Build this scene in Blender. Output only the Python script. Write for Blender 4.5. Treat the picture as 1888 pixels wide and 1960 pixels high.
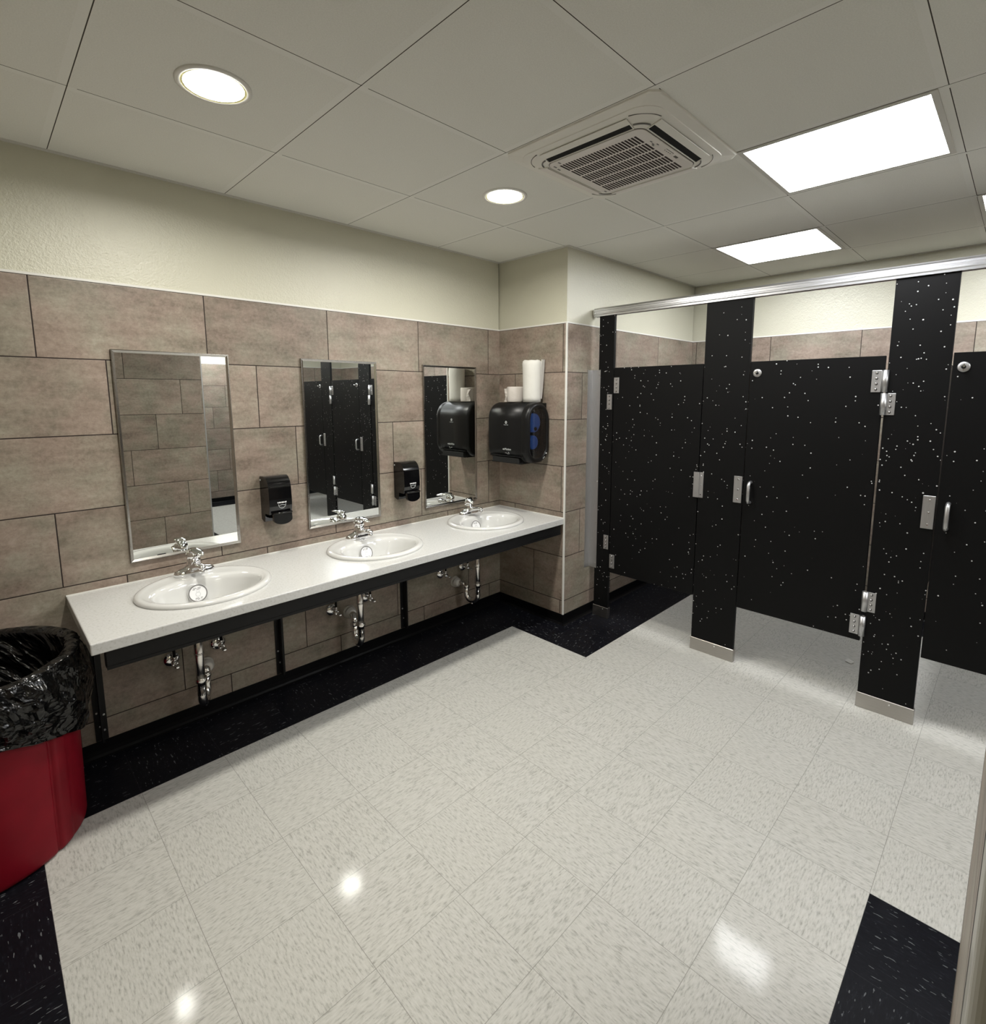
import bpy, bmesh, math, random
from mathutils import Vector, Matrix, noise
PI = math.pi
rnd = random.Random(7)
for o in list(bpy.data.objects):
    bpy.data.objects.remove(o)
SC = bpy.context.scene
COL = SC.collection

# ---------------------------------------------------------------- camera
CAM_POS = Vector((-0.3296, -1.9967, 1.5293))
YAW, PITCH, ROLL = math.radians(44.937), math.radians(-7.624), math.radians(-0.118)
cd = bpy.data.cameras.new('camera')
cam = bpy.data.objects.new('camera', cd)
COL.objects.link(cam)
f = Vector((math.cos(PITCH) * math.cos(YAW), math.cos(PITCH) * math.sin(YAW), math.sin(PITCH)))
rt = f.cross(Vector((0, 0, 1))).normalized()
up = rt.cross(f)
r2 = math.cos(ROLL) * rt + math.sin(ROLL) * up
u2 = -math.sin(ROLL) * rt + math.cos(ROLL) * up
cam.matrix_world = Matrix(((r2.x, u2.x, -f.x, CAM_POS.x), (r2.y, u2.y, -f.y, CAM_POS.y), (r2.z, u2.z, -f.z, CAM_POS.z), (0, 0, 0, 1)))
cd.sensor_width = 36.0
cd.sensor_fit = 'AUTO'
cd.lens = 1004.657 / 1960 * 36.0
cd.shift_x = (944 - 955.3) / 1960
cd.shift_y = (891.64 - 980) / 1960
cd.clip_start = 0.01
SC.camera = cam

# ---------------------------------------------------------------- world, exposure
w = bpy.data.worlds.new('world')
SC.world = w
w.use_nodes = True
w.node_tree.nodes['Background'].inputs[0].default_value = (0.5, 0.5, 0.48, 1)
w.node_tree.nodes['Background'].inputs[1].default_value = 0.0
SC.view_settings.view_transform = 'Standard'
SC.view_settings.look = 'None'
SC.view_settings.gamma = 1
SC.view_settings.use_curve_mapping = False
SC.view_settings.exposure = 0.95
PANEL_E = 12.4       # emission of the square light panels
DOWN_W = 9.0       # watts of each round downlight
DOWN_E = 14.0       # emission of the downlight lens

# ---------------------------------------------------------------- room dimensions (metres)
H = 2.4384          # ceiling
ZT = 1.979          # top of wall tile
TH = 0.3026         # tile row height
TW = 0.594          # tile length
ZB = 0.068          # baseboard height
YW = 0.674          # sink wall
XC, YC = 2.355, 0.078   # corner of the boxed-out chase
XB = 4.12           # wall behind the stalls
XL = -0.73          # left wall
YP = -2.0047        # face of the partition beside the door
XP = 1.19           # end of the partition
YF = -4.85          # far wall
XS = 2.64           # front of the stalls
T = 0.2991          # floor tile
CS, CX, CY = 0.6148, -0.0364, 0.7103   # ceiling grid

# ---------------------------------------------------------------- node helpers
class NT:
    def __init__(s, name):
        s.m = bpy.data.materials.new(name)
        s.m.use_nodes = True
        s.t = s.m.node_tree
        s.b = s.t.nodes['Principled BSDF']
        s.x = 0
    def node(s, kind, **kw):
        n = s.t.nodes.new(kind)
        s.x -= 40
        n.location = (s.x, 0)
        for k, v in kw.items():
            setattr(n, k, v)
        return n
    def put(s, sock, v):
        if isinstance(v, bpy.types.NodeSocket):
            s.t.links.new(v, sock)
        elif v is not None:
            sock.default_value = v
    def math(s, op, a, b=None, c=None, clamp=False):
        n = s.node('ShaderNodeMath', operation=op, use_clamp=clamp)
        s.put(n.inputs[0], a)
        if b is not None: s.put(n.inputs[1], b)
        if c is not None: s.put(n.inputs[2], c)
        return n.outputs[0]
    def mix(s, fac, a, b, mode='MIX'):
        n = s.node('ShaderNodeMix', data_type='RGBA', blend_type=mode)
        s.put(n.inputs[0], fac)
        s.put(n.inputs[6], a)
        s.put(n.inputs[7], b)
        return n.outputs[2]
    def coords(s, kind='Object'):
        n = s.node('ShaderNodeTexCoord')
        p = s.node('ShaderNodeSeparateXYZ')
        s.t.links.new(n.outputs[kind], p.inputs[0])
        return n.outputs[kind], p.outputs[0], p.outputs[1], p.outputs[2]
    def comb(s, a, b, c):
        n = s.node('ShaderNodeCombineXYZ')
        for i, v in enumerate((a, b, c)):
            s.put(n.inputs[i], v)
        return n.outputs[0]
    def noise(s, vec, scale, detail=3, rough=0.5, col=False):
        n = s.node('ShaderNodeTexNoise')
        s.put(n.inputs['Vector'], vec)
        n.inputs['Scale'].default_value = scale
        n.inputs['Detail'].default_value = detail
        n.inputs['Roughness'].default_value = rough
        return n.outputs[1 if col else 0]
    def vor(s, vec, scale, rand=1.0):
        n = s.node('ShaderNodeTexVoronoi')
        s.put(n.inputs['Vector'], vec)
        n.inputs['Scale'].default_value = scale
        n.inputs['Randomness'].default_value = rand
        return n.outputs['Distance'], n.outputs['Color']
    def ramp(s, fac, stops):
        n = s.node('ShaderNodeValToRGB')
        e = n.color_ramp.elements
        while len(e) < len(stops): e.new(0.5)
        for i, (p, c) in enumerate(stops):
            e[i].position = p
            e[i].color = (*c, 1) if len(c) == 3 else c
        s.put(n.inputs[0], fac)
        return n.outputs[0]
    def bump(s, h, strength=0.3, dist=0.002):
        n = s.node('ShaderNodeBump')
        n.inputs['Strength'].default_value = strength
        n.inputs['Distance'].default_value = dist
        s.put(n.inputs['Height'], h)
        s.t.links.new(n.outputs[0], s.b.inputs['Normal'])
    def base(s, v): s.put(s.b.inputs['Base Color'], v)
    def set(s, **kw):
        for k, v in kw.items():
            s.put(s.b.inputs[k.replace('_', ' ')], v)

def C(r, g, b): return (r, g, b, 1)

def plain(name, col, rough=0.5, metal=0.0, coat=0.0, bump=None, var=0.0, spec=0.5):
    n = NT(name)
    n.set(Specular_IOR_Level=spec)
    n.set(Roughness=rough, Metallic=metal)
    if coat: n.set(Coat_Weight=coat, Coat_Roughness=0.08)
    v, x, y, z = n.coords()
    k = n.noise(v, 14, 3)
    lo = tuple(max(0, c * (1 - var)) for c in col)
    hi = tuple(min(1, c * (1 + var)) for c in col)
    n.base(n.ramp(k, [(0.3, lo), (0.7, hi)]))
    if bump:
        n.bump(n.noise(v, bump[0], 2), bump[1], bump[2])
    return n.m

def tile_mat(name, axis, offs, sign=1):
    """large stone-look wall tiles in three-course offset bond. axis 0: runs along x, 1: along y"""
    n = NT(name)
    v, x, y, z = n.coords()
    u = x if axis == 0 else n.math('MULTIPLY', y, sign)
    d = n.math('DIVIDE', n.math('SUBTRACT', ZT, z), TH)
    row = n.math('FLOOR', d)
    m = n.math('FLOORED_MODULO', row, 3)
    is1 = n.math('COMPARE', m, 1.0, 0.1)
    is2 = n.math('COMPARE', m, 2.0, 0.1)
    off = n.math('ADD', offs[0], n.math('ADD', n.math('MULTIPLY', is1, offs[1] - offs[0]), n.math('MULTIPLY', is2, offs[2] - offs[0])))
    q = n.math('DIVIDE', n.math('SUBTRACT', u, off), TW)
    col = n.math('FLOOR', q)
    fu = n.math('MULTIPLY', n.math('PINGPONG', q, 0.5), TW)       # distance to the nearest vertical joint
    fz = n.math('MULTIPLY', n.math('PINGPONG', d, 0.5), TH)
    g = n.math('MINIMUM', fu, fz)
    joint = n.math('LESS_THAN', g, 0.0021)
    wn = n.node('ShaderNodeTexWhiteNoise', noise_dimensions='2D')
    n.put(wn.inputs['Vector'], n.comb(row, col, 0.0))
    tint = wn.outputs['Value']
    sh = n.comb(n.math('ADD', n.math('MULTIPLY', u, 2.2), n.math('MULTIPLY', tint, 31.0)), n.math('MULTIPLY', z, 9.0), n.math('MULTIPLY', tint, 17.0))
    streak = n.noise(sh, 1.6, 8, 0.72)
    v2 = n.comb(n.math('ADD', u, n.math('MULTIPLY', tint, 11.0)), z, tint)
    blotch = n.noise(v2, 3.2, 7, 0.68)
    fine = n.noise(v2, 60, 5, 0.75)
    mixv = n.math('ADD', n.math('MULTIPLY', streak, 0.36), n.math('ADD', n.math('MULTIPLY', blotch, 0.34), n.math('MULTIPLY', fine, 0.30)))
    c = n.ramp(mixv, [(0.36, (0.118, 0.096, 0.078)), (0.45, (0.208, 0.175, 0.146)), (0.54, (0.283, 0.243, 0.206)), (0.66, (0.385, 0.342, 0.296))])
    hue = n.noise(n.comb(n.math('ADD', u, n.math('MULTIPLY', tint, 0.5)), z, 0.0), 4.5, 3, 0.6)
    hm = n.ramp(hue, [(0.40, (1.05, 0.965, 0.93)), (0.62, (0.96, 1.0, 0.93))])
    c = n.mix(1.0, c, hm, 'MULTIPLY')
    spots = n.math('LESS_THAN', n.noise(v2, 95, 3, 0.8), 0.365)
    c = n.mix(n.math('MULTIPLY', spots, 0.35), c, C(0.14, 0.11, 0.085))
    bright = n.math('ADD', 0.94, n.math('MULTIPLY', tint, 0.12))
    c = n.mix(1.0, c, n.comb(bright, bright, bright), 'MULTIPLY')
    c = n.mix(joint, c, C(0.022, 0.014, 0.012))
    n.base(c)
    n.set(Roughness=n.math('ADD', 0.42, n.math('MULTIPLY', joint, 0.4)))
    n.set(Specular_IOR_Level=0.35)
    hgt = n.math('ADD', n.math('MULTIPLY', n.math('SMOOTH_MIN', g, 0.004, 0.002), 250), n.math('MULTIPLY', fine, 0.12))
    n.bump(hgt, 0.35, 0.002)
    return n.m

def paint_mat():
    n = NT('cream orange-peel paint')
    v, x, y, z = n.coords()
    n.base(C(0.585, 0.57, 0.462))
    n.set(Roughness=0.28, Specular_IOR_Level=0.6)
    n.bump(n.math('ADD', n.noise(v, 130, 4, 0.6), n.math('MULTIPLY', n.noise(v, 45, 2), 0.6)), 0.6, 0.0035)
    return n.m

def ceiling_mat():
    n = NT('lay-in ceiling tiles')
    v, x, y, z = n.coords()
    a = n.math('DIVIDE', n.math('SUBTRACT', x, CX), CS)
    b = n.math('DIVIDE', n.math('SUBTRACT', CY, y), CS)
    fa = n.math('MULTIPLY', n.math('PINGPONG', a, 0.5), CS)
    fb = n.math('MULTIPLY', n.math('PINGPONG', b, 0.5), CS)
    gap = n.math('LESS_THAN', n.math('FRACT', n.math('SUBTRACT', a, 0.004)), 0.034)
    line = n.math('MAXIMUM', n.math('LESS_THAN', fa, 0.0014), n.math('MULTIPLY', n.math('LESS_THAN', fb, 0.0014), n.math('SUBTRACT', 1.0, gap)))
    # the flange of the tee shows as a faint band beside every joint
    ra = n.math('FRACT', n.math('ADD', a, 0.04)); rb = n.math('FRACT', n.math('ADD', b, 0.04))
    tee = n.math('MAXIMUM', n.math('LESS_THAN', ra, 0.04), n.math('LESS_THAN', rb, 0.04))
    k = n.noise(v, 260, 2, 0.6)
    c = n.ramp(k, [(0.3, (0.77, 0.77, 0.72)), (0.7, (0.84, 0.84, 0.79))])
    c = n.mix(n.math('MULTIPLY', tee, 0.6), c, C(0.85, 0.85, 0.81))
    c = n.mix(line, c, C(0.07, 0.062, 0.05))
    n.base(c)
    n.set(Roughness=0.9, Specular_IOR_Level=0.2)
    n.bump(n.math('ADD', n.math('MULTIPLY', k, n.math('SUBTRACT', 1.0, tee)), n.math('MULTIPLY', tee, 2.0)), 0.2, 0.002)
    return n.m

def floor_mat(name, dark):
    n = NT(name)
    v, x, y, z = n.coords()
    a = n.math('DIVIDE', x, T); b = n.math('DIVIDE', y, T)
    fa, fb = n.math('FLOOR', a), n.math('FLOOR', b)
    par = n.math('FLOORED_MODULO', n.math('ADD', fa, fb), 2.0)
    g = n.math('MINIMUM', n.math('MULTIPLY', n.math('PINGPONG', a, 0.5), T), n.math('MULTIPLY', n.math('PINGPONG', b, 0.5), T))
    joint = n.math('LESS_THAN', g, 0.0008)
    wn = n.node('ShaderNodeTexWhiteNoise', noise_dimensions='2D')
    n.put(wn.inputs['Vector'], n.comb(fa, fb, 0.0))
    tint = wn.outputs['Value']
    # chips run along x in one tile and along y in the next
    p = n.math('ADD', n.math('MULTIPLY', y, par), n.math('MULTIPLY', x, n.math('SUBTRACT', 1.0, par)))
    q = n.math('ADD', n.math('MULTIPLY', x, par), n.math('MULTIPLY', y, n.math('SUBTRACT', 1.0, par)))
    st = n.comb(n.math('ADD', n.math('MULTIPLY', p, 0.42), n.math('MULTIPLY', tint, 9.0)), n.math('MULTIPLY', q, 1.7), tint)
    s1 = n.noise(st, 105, 3, 0.6)
    s2 = n.noise(st, 150, 2, 0.5)
    big = n.noise(n.comb(x, y, 0.0), 3.0, 3)
    if not dark:
        c = n.ramp(s1, [(0.27, (0.29, 0.29, 0.265)), (0.39, (0.405, 0.40, 0.37)), (0.47, (0.475, 0.472, 0.437)), (0.66, (0.535, 0.53, 0.497))])
        fl = n.math('LESS_THAN', s2, 0.30)
        c = n.mix(n.math('MULTIPLY', fl, 0.7), c, C(0.33, 0.32, 0.29))
        c = n.mix(n.math('MULTIPLY', big, 0.10), c, C(0.60, 0.54, 0.46))
        c = n.mix(n.math('MULTIPLY', joint, 0.75), c, C(0.20, 0.19, 0.17))
        n.base(c)
        n.set(Roughness=0.6, Specular_IOR_Level=0.25, Coat_Weight=0.36, Coat_Roughness=0.085)
    else:
        c = n.ramp(s1, [(0.3, (0.003, 0.0031, 0.0048)), (0.6, (0.005, 0.0053, 0.0080)), (0.72, (0.018, 0.019, 0.025))])
        fl = n.math('GREATER_THAN', n.noise(st, 78, 2, 0.5), 0.682)
        c = n.mix(n.math('MULTIPLY', fl, 0.55), c, C(0.20, 0.21, 0.22))
        c = n.mix(n.math('MULTIPLY', joint, 0.5), c, C(0.03, 0.03, 0.034))
        n.base(c)
        n.set(Roughness=0.5, Specular_IOR_Level=0.1, Coat_Weight=0.14, Coat_Roughness=0.08)
    n.bump(n.math('ADD', n.math('ADD', n.math('MULTIPLY', s1, 0.35), n.math('MULTIPLY', n.noise(n.comb(x, y, 0.0), 40, 2), 0.9)), n.math('MULTIPLY', n.math('SMOOTH_MIN', g, 0.002, 0.001), 300)), 0.16, 0.0015)
    return n.m

def hdpe_mat(name, prob):
    """black solid plastic with small white chips"""
    n = NT(name)
    v, x, y, z = n.coords()
    uv = n.comb(n.math('ADD', x, y), z, 0.0)
    d, colr = n.vor(uv, 42)
    d2, colr2 = n.vor(n.comb(n.math('ADD', n.math('ADD', x, y), 3.7), z, 0.0), 55)
    clus = n.noise(uv, 3.0, 3, 0.6)
    sp = n.node('ShaderNodeSeparateColor'); n.put(sp.inputs[0], colr)
    sp2 = n.node('ShaderNodeSeparateColor'); n.put(sp2.inputs[0], colr2)
    thr = n.math('MULTIPLY', n.math('SUBTRACT', clus, 0.26), prob * 4.9)
    m1 = n.math('MULTIPLY', n.math('LESS_THAN', d, n.math('ADD', 0.088, n.math('MULTIPLY', sp.outputs[1], 0.055))), n.math('LESS_THAN', sp.outputs[0], thr))
    m2 = n.math('MULTIPLY', n.math('LESS_THAN', d2, 0.15), n.math('LESS_THAN', sp2.outputs[0], n.math('MULTIPLY', thr, 0.3)))
    m = n.math('MAXIMUM', m1, m2)
    n.base(n.mix(m, C(0.0048, 0.0048, 0.0050), C(0.55, 0.55, 0.55)))
    n.set(Roughness=0.48, Specular_IOR_Level=0.14)
    n.bump(n.noise(v, 420, 2), 0.12, 0.001)
    return n.m

def quartz_mat():
    n = NT('white speckled quartz')
    v, x, y, z = n.coords()
    k = n.noise(v, 130, 3, 0.6)
    c = n.ramp(k, [(0.30, (0.46, 0.46, 0.435)), (0.42, (0.575, 0.575, 0.56)), (0.7, (0.615, 0.615, 0.605))])
    d, cc = n.vor(v, 70)
    sp = n.node('ShaderNodeSeparateColor'); n.put(sp.inputs[0], cc)
    m = n.math('MULTIPLY', n.math('LESS_THAN', d, 0.16), n.math('LESS_THAN', sp.outputs[0], 0.12))
    c = n.mix(n.math('MULTIPLY', m, 0.5), c, C(0.40, 0.40, 0.36))
    n.base(c)
    n.set(Roughness=0.16, Specular_IOR_Level=0.5)
    return n.m

def brushed(name, col, rough=0.3, sx=1.0, sz=40.0):
    n = NT(name)
    v, x, y, z = n.coords()
    k = n.noise(n.comb(n.math('MULTIPLY', n.math('ADD', x, y), sx), 0.0, n.math('MULTIPLY', z, sz)), 9, 3, 0.6)
    n.base(n.ramp(k, [(0.25, tuple(c * 0.86 for c in col)), (0.75, col)]))
    n.set(Metallic=1.0, Roughness=rough)
    return n.m

def emis(name, col, e):
    n = NT(name)
    n.base(C(*col))
    n.set(Roughness=0.6)
    n.b.inputs['Emission Color'].default_value = C(*col)
    n.b.inputs['Emission Strength'].default_value = e
    return n.m

def bag_mat():
    n = NT('black plastic bag')
    v, x, y, z = n.coords()
    n.base(C(0.0035, 0.0035, 0.0036))
    n.set(Roughness=0.17, Specular_IOR_Level=0.45)
    q = n.comb(n.math('ADD', x, n.math('MULTIPLY', z, 0.7)), n.math('ADD', y, n.math('MULTIPLY', z, -0.5)), n.math('MULTIPLY', z, 0.55))
    wv = n.node('ShaderNodeVectorMath', operation='ADD')
    n.put(wv.inputs[0], q)
    w1 = n.node('ShaderNodeVectorMath', operation='SCALE')
    n.put(w1.inputs[0], n.noise(q, 8, 2, 0.5, True)); w1.inputs['Scale'].default_value = 0.05
    n.put(wv.inputs[1], w1.outputs[0])
    qq = wv.outputs[0]
    a1, _ = n.vor(qq, 11); a2, _ = n.vor(qq, 26); a3, _ = n.vor(qq, 60)
    n.bump(n.math('ADD', a1, n.math('ADD', n.math('MULTIPLY', a2, 0.45), n.math('MULTIPLY', a3, 0.14))), 0.9, 0.035)
    return n.m

def glass_dark():
    n = NT('smoked clear window')
    n.base(C(0.62, 0.66, 0.72))
    n.set(Roughness=0.05, Transmission_Weight=1.0, IOR=1.35)
    return n.m

def wood_mat():
    n = NT('brown stained wood')
    v, x, y, z = n.coords()
    k = n.noise(n.comb(n.math('MULTIPLY', x, 14.0), n.math('MULTIPLY', y, 14.0), z), 3, 5, 0.6)
    n.base(n.ramp(k, [(0.3, (0.035, 0.014, 0.006)), (0.7, (0.085, 0.035, 0.016))]))
    n.set(Roughness=0.4)
    return n.m

MT = dict(
    tile_back=tile_mat('stone wall tile on sink wall', 0, (-0.133, 0.080, 0.260)),
    tile_face=tile_mat('stone wall tile on chase face', 1, (-0.700, -0.520, -0.339), -1),
    tile_side=tile_mat('stone wall tile beside stalls', 0, (2.328, 2.525, 2.725)),
    tile_right=tile_mat('stone wall tile behind stalls', 1, (-0.548, -0.345, -0.15)),
    tile_part=tile_mat('stone wall tile on partition', 0, (0.008, 0.416, 0.210)),
    tile_far=tile_mat('stone wall tile on far wall', 0, (2.47, 2.29, 2.11)),
    paint=paint_mat(), ceiling=ceiling_mat(),
    white_floor=floor_mat('white vinyl tile', False), black_floor=floor_mat('black vinyl tile', True),
    hdpe=hdpe_mat('black flecked plastic', 0.30), hdpe_dense=hdpe_mat('black densely flecked plastic', 0.50), hdpe_sparse=hdpe_mat('black lightly flecked plastic', 0.16),
    quartz=quartz_mat(),
    porcelain=plain('white porcelain', (0.64, 0.64, 0.625), 0.07, 0, 0.5),
    chrome=plain('chrome', (0.86, 0.86, 0.87), 0.06, 1.0),
    aluminium=brushed('anodised aluminium', (0.60, 0.60, 0.61), 0.43, 30.0, 2.0),
    rail=brushed('extruded aluminium rail', (0.72, 0.725, 0.75), 0.3, 1.0, 400.0),
    stainless=brushed('brushed stainless steel', (0.50, 0.475, 0.445), 0.32, 1.5, 60.0),
    frame_steel=brushed('polished steel mirror frame', (0.47, 0.455, 0.43), 0.2, 3.0, 3.0),
    mirror=plain('mirror glass', (0.84, 0.865, 0.845), 0.0, 1.0),
    black_base=plain('black vinyl cove base', (0.0045, 0.0045, 0.005), 0.3, spec=0.16),
    black_metal=plain('black painted steel', (0.0085, 0.0085, 0.009), 0.45, spec=0.25),
    black_gloss=plain('glossy black plastic', (0.003, 0.003, 0.0034), 0.09, 0, 0.0),
    black_satin=plain('satin black plastic', (0.0058, 0.0058, 0.006), 0.36, 0, 0.0, (500, 0.1, 0.001), 0.0, 0.26),
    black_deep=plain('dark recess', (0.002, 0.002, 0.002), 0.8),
    white_trim=plain('white trim strip', (0.72, 0.71, 0.67), 0.35),
    white_metal=plain('white painted metal', (0.60, 0.59, 0.55), 0.5),
    ac_white=plain('warm white plastic', (0.80, 0.785, 0.73), 0.42),
    ac_grille=plain('pinkish white plastic grille', (0.76, 0.725, 0.69), 0.5),
    ac_slot=plain('brown dark slot', (0.022, 0.011, 0.010), 0.8),
    grey_mark=plain('grey printed mark', (0.12, 0.115, 0.10), 0.6),
    ring=plain('grey printed ring', (0.17, 0.165, 0.16), 0.6),
    print_light=plain('pale grey print', (0.52, 0.54, 0.54), 0.5),
    print_white=plain('white print', (0.75, 0.75, 0.76), 0.4),
    paper=plain('white paper', (0.62, 0.61, 0.57), 0.9, 0, 0, (45, 0.35, 0.004), 0.02),
    tissue=plain('soft tissue paper', (0.58, 0.54, 0.50), 0.95, 0, 0, (60, 0.4, 0.004), 0.03),
    label=plain('white paper sticker', (0.80, 0.80, 0.81), 0.6),
    red=plain('red plastic', (0.185, 0.0045, 0.0125), 0.42, 0, 0.0, (300, 0.1, 0.001), 0.08, 0.16),
    bag=bag_mat(), smoked=glass_dark(), wood=wood_mat(),
    blue=plain('blue roll core', (0.03, 0.10, 0.34), 0.5),
    frame_paint=plain('taupe painted door frame', (0.30, 0.285, 0.235), 0.30, 0, 0.1),
    panel_light=emis('light panel diffuser', (0.97, 0.985, 1.0), PANEL_E),
    down_light=emis('downlight lens', (1.0, 0.985, 0.93), DOWN_E),
    down_trim=plain('white downlight trim', (0.75, 0.74, 0.70), 0.4),
    down_glow=plain('painted yellow glow ring', (0.85, 0.80, 0.42), 0.5),  # yellow glow round the lens, put into the ring's colour
    pvc=plain('pale grey washer', (0.52, 0.50, 0.46), 0.3),
    chrome_pipe=plain('satin chrome pipe', (0.88, 0.86, 0.84), 0.2, 1.0),
)

# ---------------------------------------------------------------- mesh helpers
class MB:
    def __init__(s):
        s.bm = bmesh.new()
        s.mats = []
    def mi(s, m):
        if m is None: return 0
        if m not in s.mats: s.mats.append(m)
        return s.mats.index(m)
    def box(s, x0, x1, y0, y1, z0, z1, m=None, bev=0.0, seg=2, rot=None):
        mi = s.mi(m)
        vs = [s.bm.verts.new((x, y, z)) for z in (z0, z1) for y in (y0, y1) for x in (x0, x1)]
        idx = [(0, 2, 3, 1), (4, 5, 7, 6), (0, 1, 5, 4), (2, 6, 7, 3), (0, 4, 6, 2), (1, 3, 7, 5)]
        fs = [s.bm.faces.new([vs[i] for i in q]) for q in idx]
        for q in fs: q.material_index = mi
        allv = vs
        if bev > 0:
            es = list({e for q in fs for e in q.edges})
            r = bmesh.ops.bevel(s.bm, geom=es, offset=bev, segments=seg, affect='EDGES', profile=0.5)
            for q in r['faces']: q.material_index = mi
            allv = list({v for q in r['faces'] for v in q.verts} | {v for v in vs if v.is_valid})
        if rot is not None:
            c, M3 = rot
            for v in allv:
                v.co = c + M3 @ (v.co - c)
        return allv
    def ring_loft(s, rings, m=None, cap0=True, cap1=True, closed=True, smooth=True):
        mi = s.mi(m)
        vr = [[s.bm.verts.new(p) for p in r] for r in rings]
        n = len(rings[0])
        for a, b in zip(vr, vr[1:]):
            for i in range(n if closed else n - 1):
                j = (i + 1) % n
                q = s.bm.faces.new((a[i], a[j], b[j], b[i]))
                q.material_index = mi
                q.smooth = smooth
        if cap0:
            q = s.bm.faces.new(list(reversed(vr[0]))); q.material_index = mi
        if cap1:
            q = s.bm.faces.new(vr[-1]); q.material_index = mi
        return vr
    def tube(s, pts, radii, m=None, n=16, cap=True, squash=None):
        pts = [Vector(p) for p in pts]
        if not isinstance(radii, (list, tuple)): radii = [radii] * len(pts)
        rings = []
        prev = None
        for i, p in enumerate(pts):
            if i == 0: t = pts[1] - p
            elif i == len(pts) - 1: t = p - pts[i - 1]
            else: t = (pts[i + 1] - p).normalized() + (p - pts[i - 1]).normalized()
            t.normalize()
            if prev is None:
                a = t.orthogonal().normalized()
                if squash is not None:
                    a = (Vector(squash[0]) - t * t.dot(Vector(squash[0]))).normalized()
            else:
                a = (prev - t * t.dot(prev)).normalized()
            prev = a
            b = t.cross(a)
            k = squash[1] if squash else 1.0
            rings.append([p + radii[i] * (math.cos(2 * PI * j / n) * a + k * math.sin(2 * PI * j / n) * b) for j in range(n)])
        s.ring_loft(rings, m, cap, cap)
    def lathe(s, prof, c, axis=(0, 0, 1), m=None, n=32, cap=True):
        c = Vector(c); ax = Vector(axis).normalized()
        a = ax.orthogonal().normalized(); b = ax.cross(a)
        rings = [[c + ax * h + r * (math.cos(2 * PI * j / n) * a + math.sin(2 * PI * j / n) * b) for j in range(n)] for r, h in prof]
        s.ring_loft(rings, m, cap, cap)
    def prism(s, poly, h0, h1, plane='xz', m=None, smooth=False):
        """extrude a 2-D outline: plane 'xz' extrudes along y, 'yz' along x, 'xy' along z"""
        def P(a, b, h):
            return {'xz': (a, h, b), 'yz': (h, a, b), 'xy': (a, b, h)}[plane]
        s.ring_loft([[P(a, b, h0) for a, b in poly], [P(a, b, h1) for a, b in poly]], m, True, True, True, smooth)
    def sphere(s, c, r, m=None, sc=(1, 1, 1), nu=20, nv=12):
        c = Vector(c)
        rings = []
        for i in range(1, nv):
            t = PI * i / nv
            rings.append([c + Vector((r * math.sin(t) * math.cos(2 * PI * j / nu) * sc[0], r * math.sin(t) * math.sin(2 * PI * j / nu) * sc[1], -r * math.cos(t) * sc[2])) for j in range(nu)])
        s.ring_loft(rings, m)
    def build(s, name, mat=None, parent=None, world=True, autosmooth=False):
        """link as one mesh object; with a parent, world coordinates are brought into the parent's frame"""
        bmesh.ops.recalc_face_normals(s.bm, faces=s.bm.faces)
        me = bpy.data.meshes.new(name)
        if parent is not None and world:
            bmesh.ops.translate(s.bm, vec=-wloc(parent), verts=s.bm.verts)
        s.bm.to_mesh(me)
        s.bm.free()
        o = bpy.data.objects.new(name, me)
        COL.objects.link(o)
        if mat is not None and not s.mats: s.mats = [mat]
        for k in s.mats:
            me.materials.append(MT[k])
        if parent is not None: o.parent = parent
        return o

def wloc(o):
    v = o.location.copy()
    p = o.parent
    while p is not None:
        v += p.location
        p = p.parent
    return v

def thing(name, label, cat, loc, group=None):
    o = bpy.data.objects.new(name, None)
    COL.objects.link(o)
    o.location = loc
    o.empty_display_size = 0.05
    o['label'] = label
    o['category'] = cat
    if group: o['group'] = group
    return o

def tag(o, label, cat, group=None):
    o['label'] = label; o['category'] = cat
    if group: o['group'] = group
    return o

def struct(o):
    o['kind'] = 'structure'
    return o

def dup_tree(o, parent=None):
    c = o.copy()
    COL.objects.link(c)
    if parent is not None: c.parent = parent
    for ch in list(o.children):
        dup_tree(ch, c)
    return c

def boxo(name, dims, mat, parent=None, bev=0.0):
    b = MB()
    b.box(*dims, mat, bev)
    return b.build(name, mat, parent)

def bar_open(b, m, x0, x1, y0, y1, z0, z1, bev=0.0):
    b.box(x0, x1, y0, y1, z0, z1, m, bev)

def textmesh(name, body, size, mat, parent, loc, xdir, ydir, extrude=0.0004, align='CENTER', shear=0.0, sx=1.0):
    cu = bpy.data.curves.new(name, 'FONT')
    cu.body = body; cu.size = size; cu.align_x = align; cu.align_y = 'CENTER'; cu.extrude = extrude; cu.shear = shear
    cu.offset = size * 0.012
    tmp = bpy.data.objects.new(name + '_tmp', cu)
    COL.objects.link(tmp)
    dg = bpy.context.evaluated_depsgraph_get()
    me = bpy.data.meshes.new_from_object(tmp.evaluated_get(dg))
    bpy.data.objects.remove(tmp)
    bpy.data.curves.remove(cu)
    xd, yd = Vector(xdir).normalized() * sx, Vector(ydir).normalized()
    zd = Vector(xdir).normalized().cross(yd)
    base = Vector(loc) - (wloc(parent) if parent else Vector())
    M4 = Matrix(((xd.x, yd.x, zd.x, base.x), (xd.y, yd.y, zd.y, base.y), (xd.z, yd.z, zd.z, base.z), (0, 0, 0, 1)))
    me.transform(M4)
    o = bpy.data.objects.new(name, me)
    COL.objects.link(o)
    me.materials.clear(); me.materials.append(MT[mat])
    if parent: o.parent = parent
    return o

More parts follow.
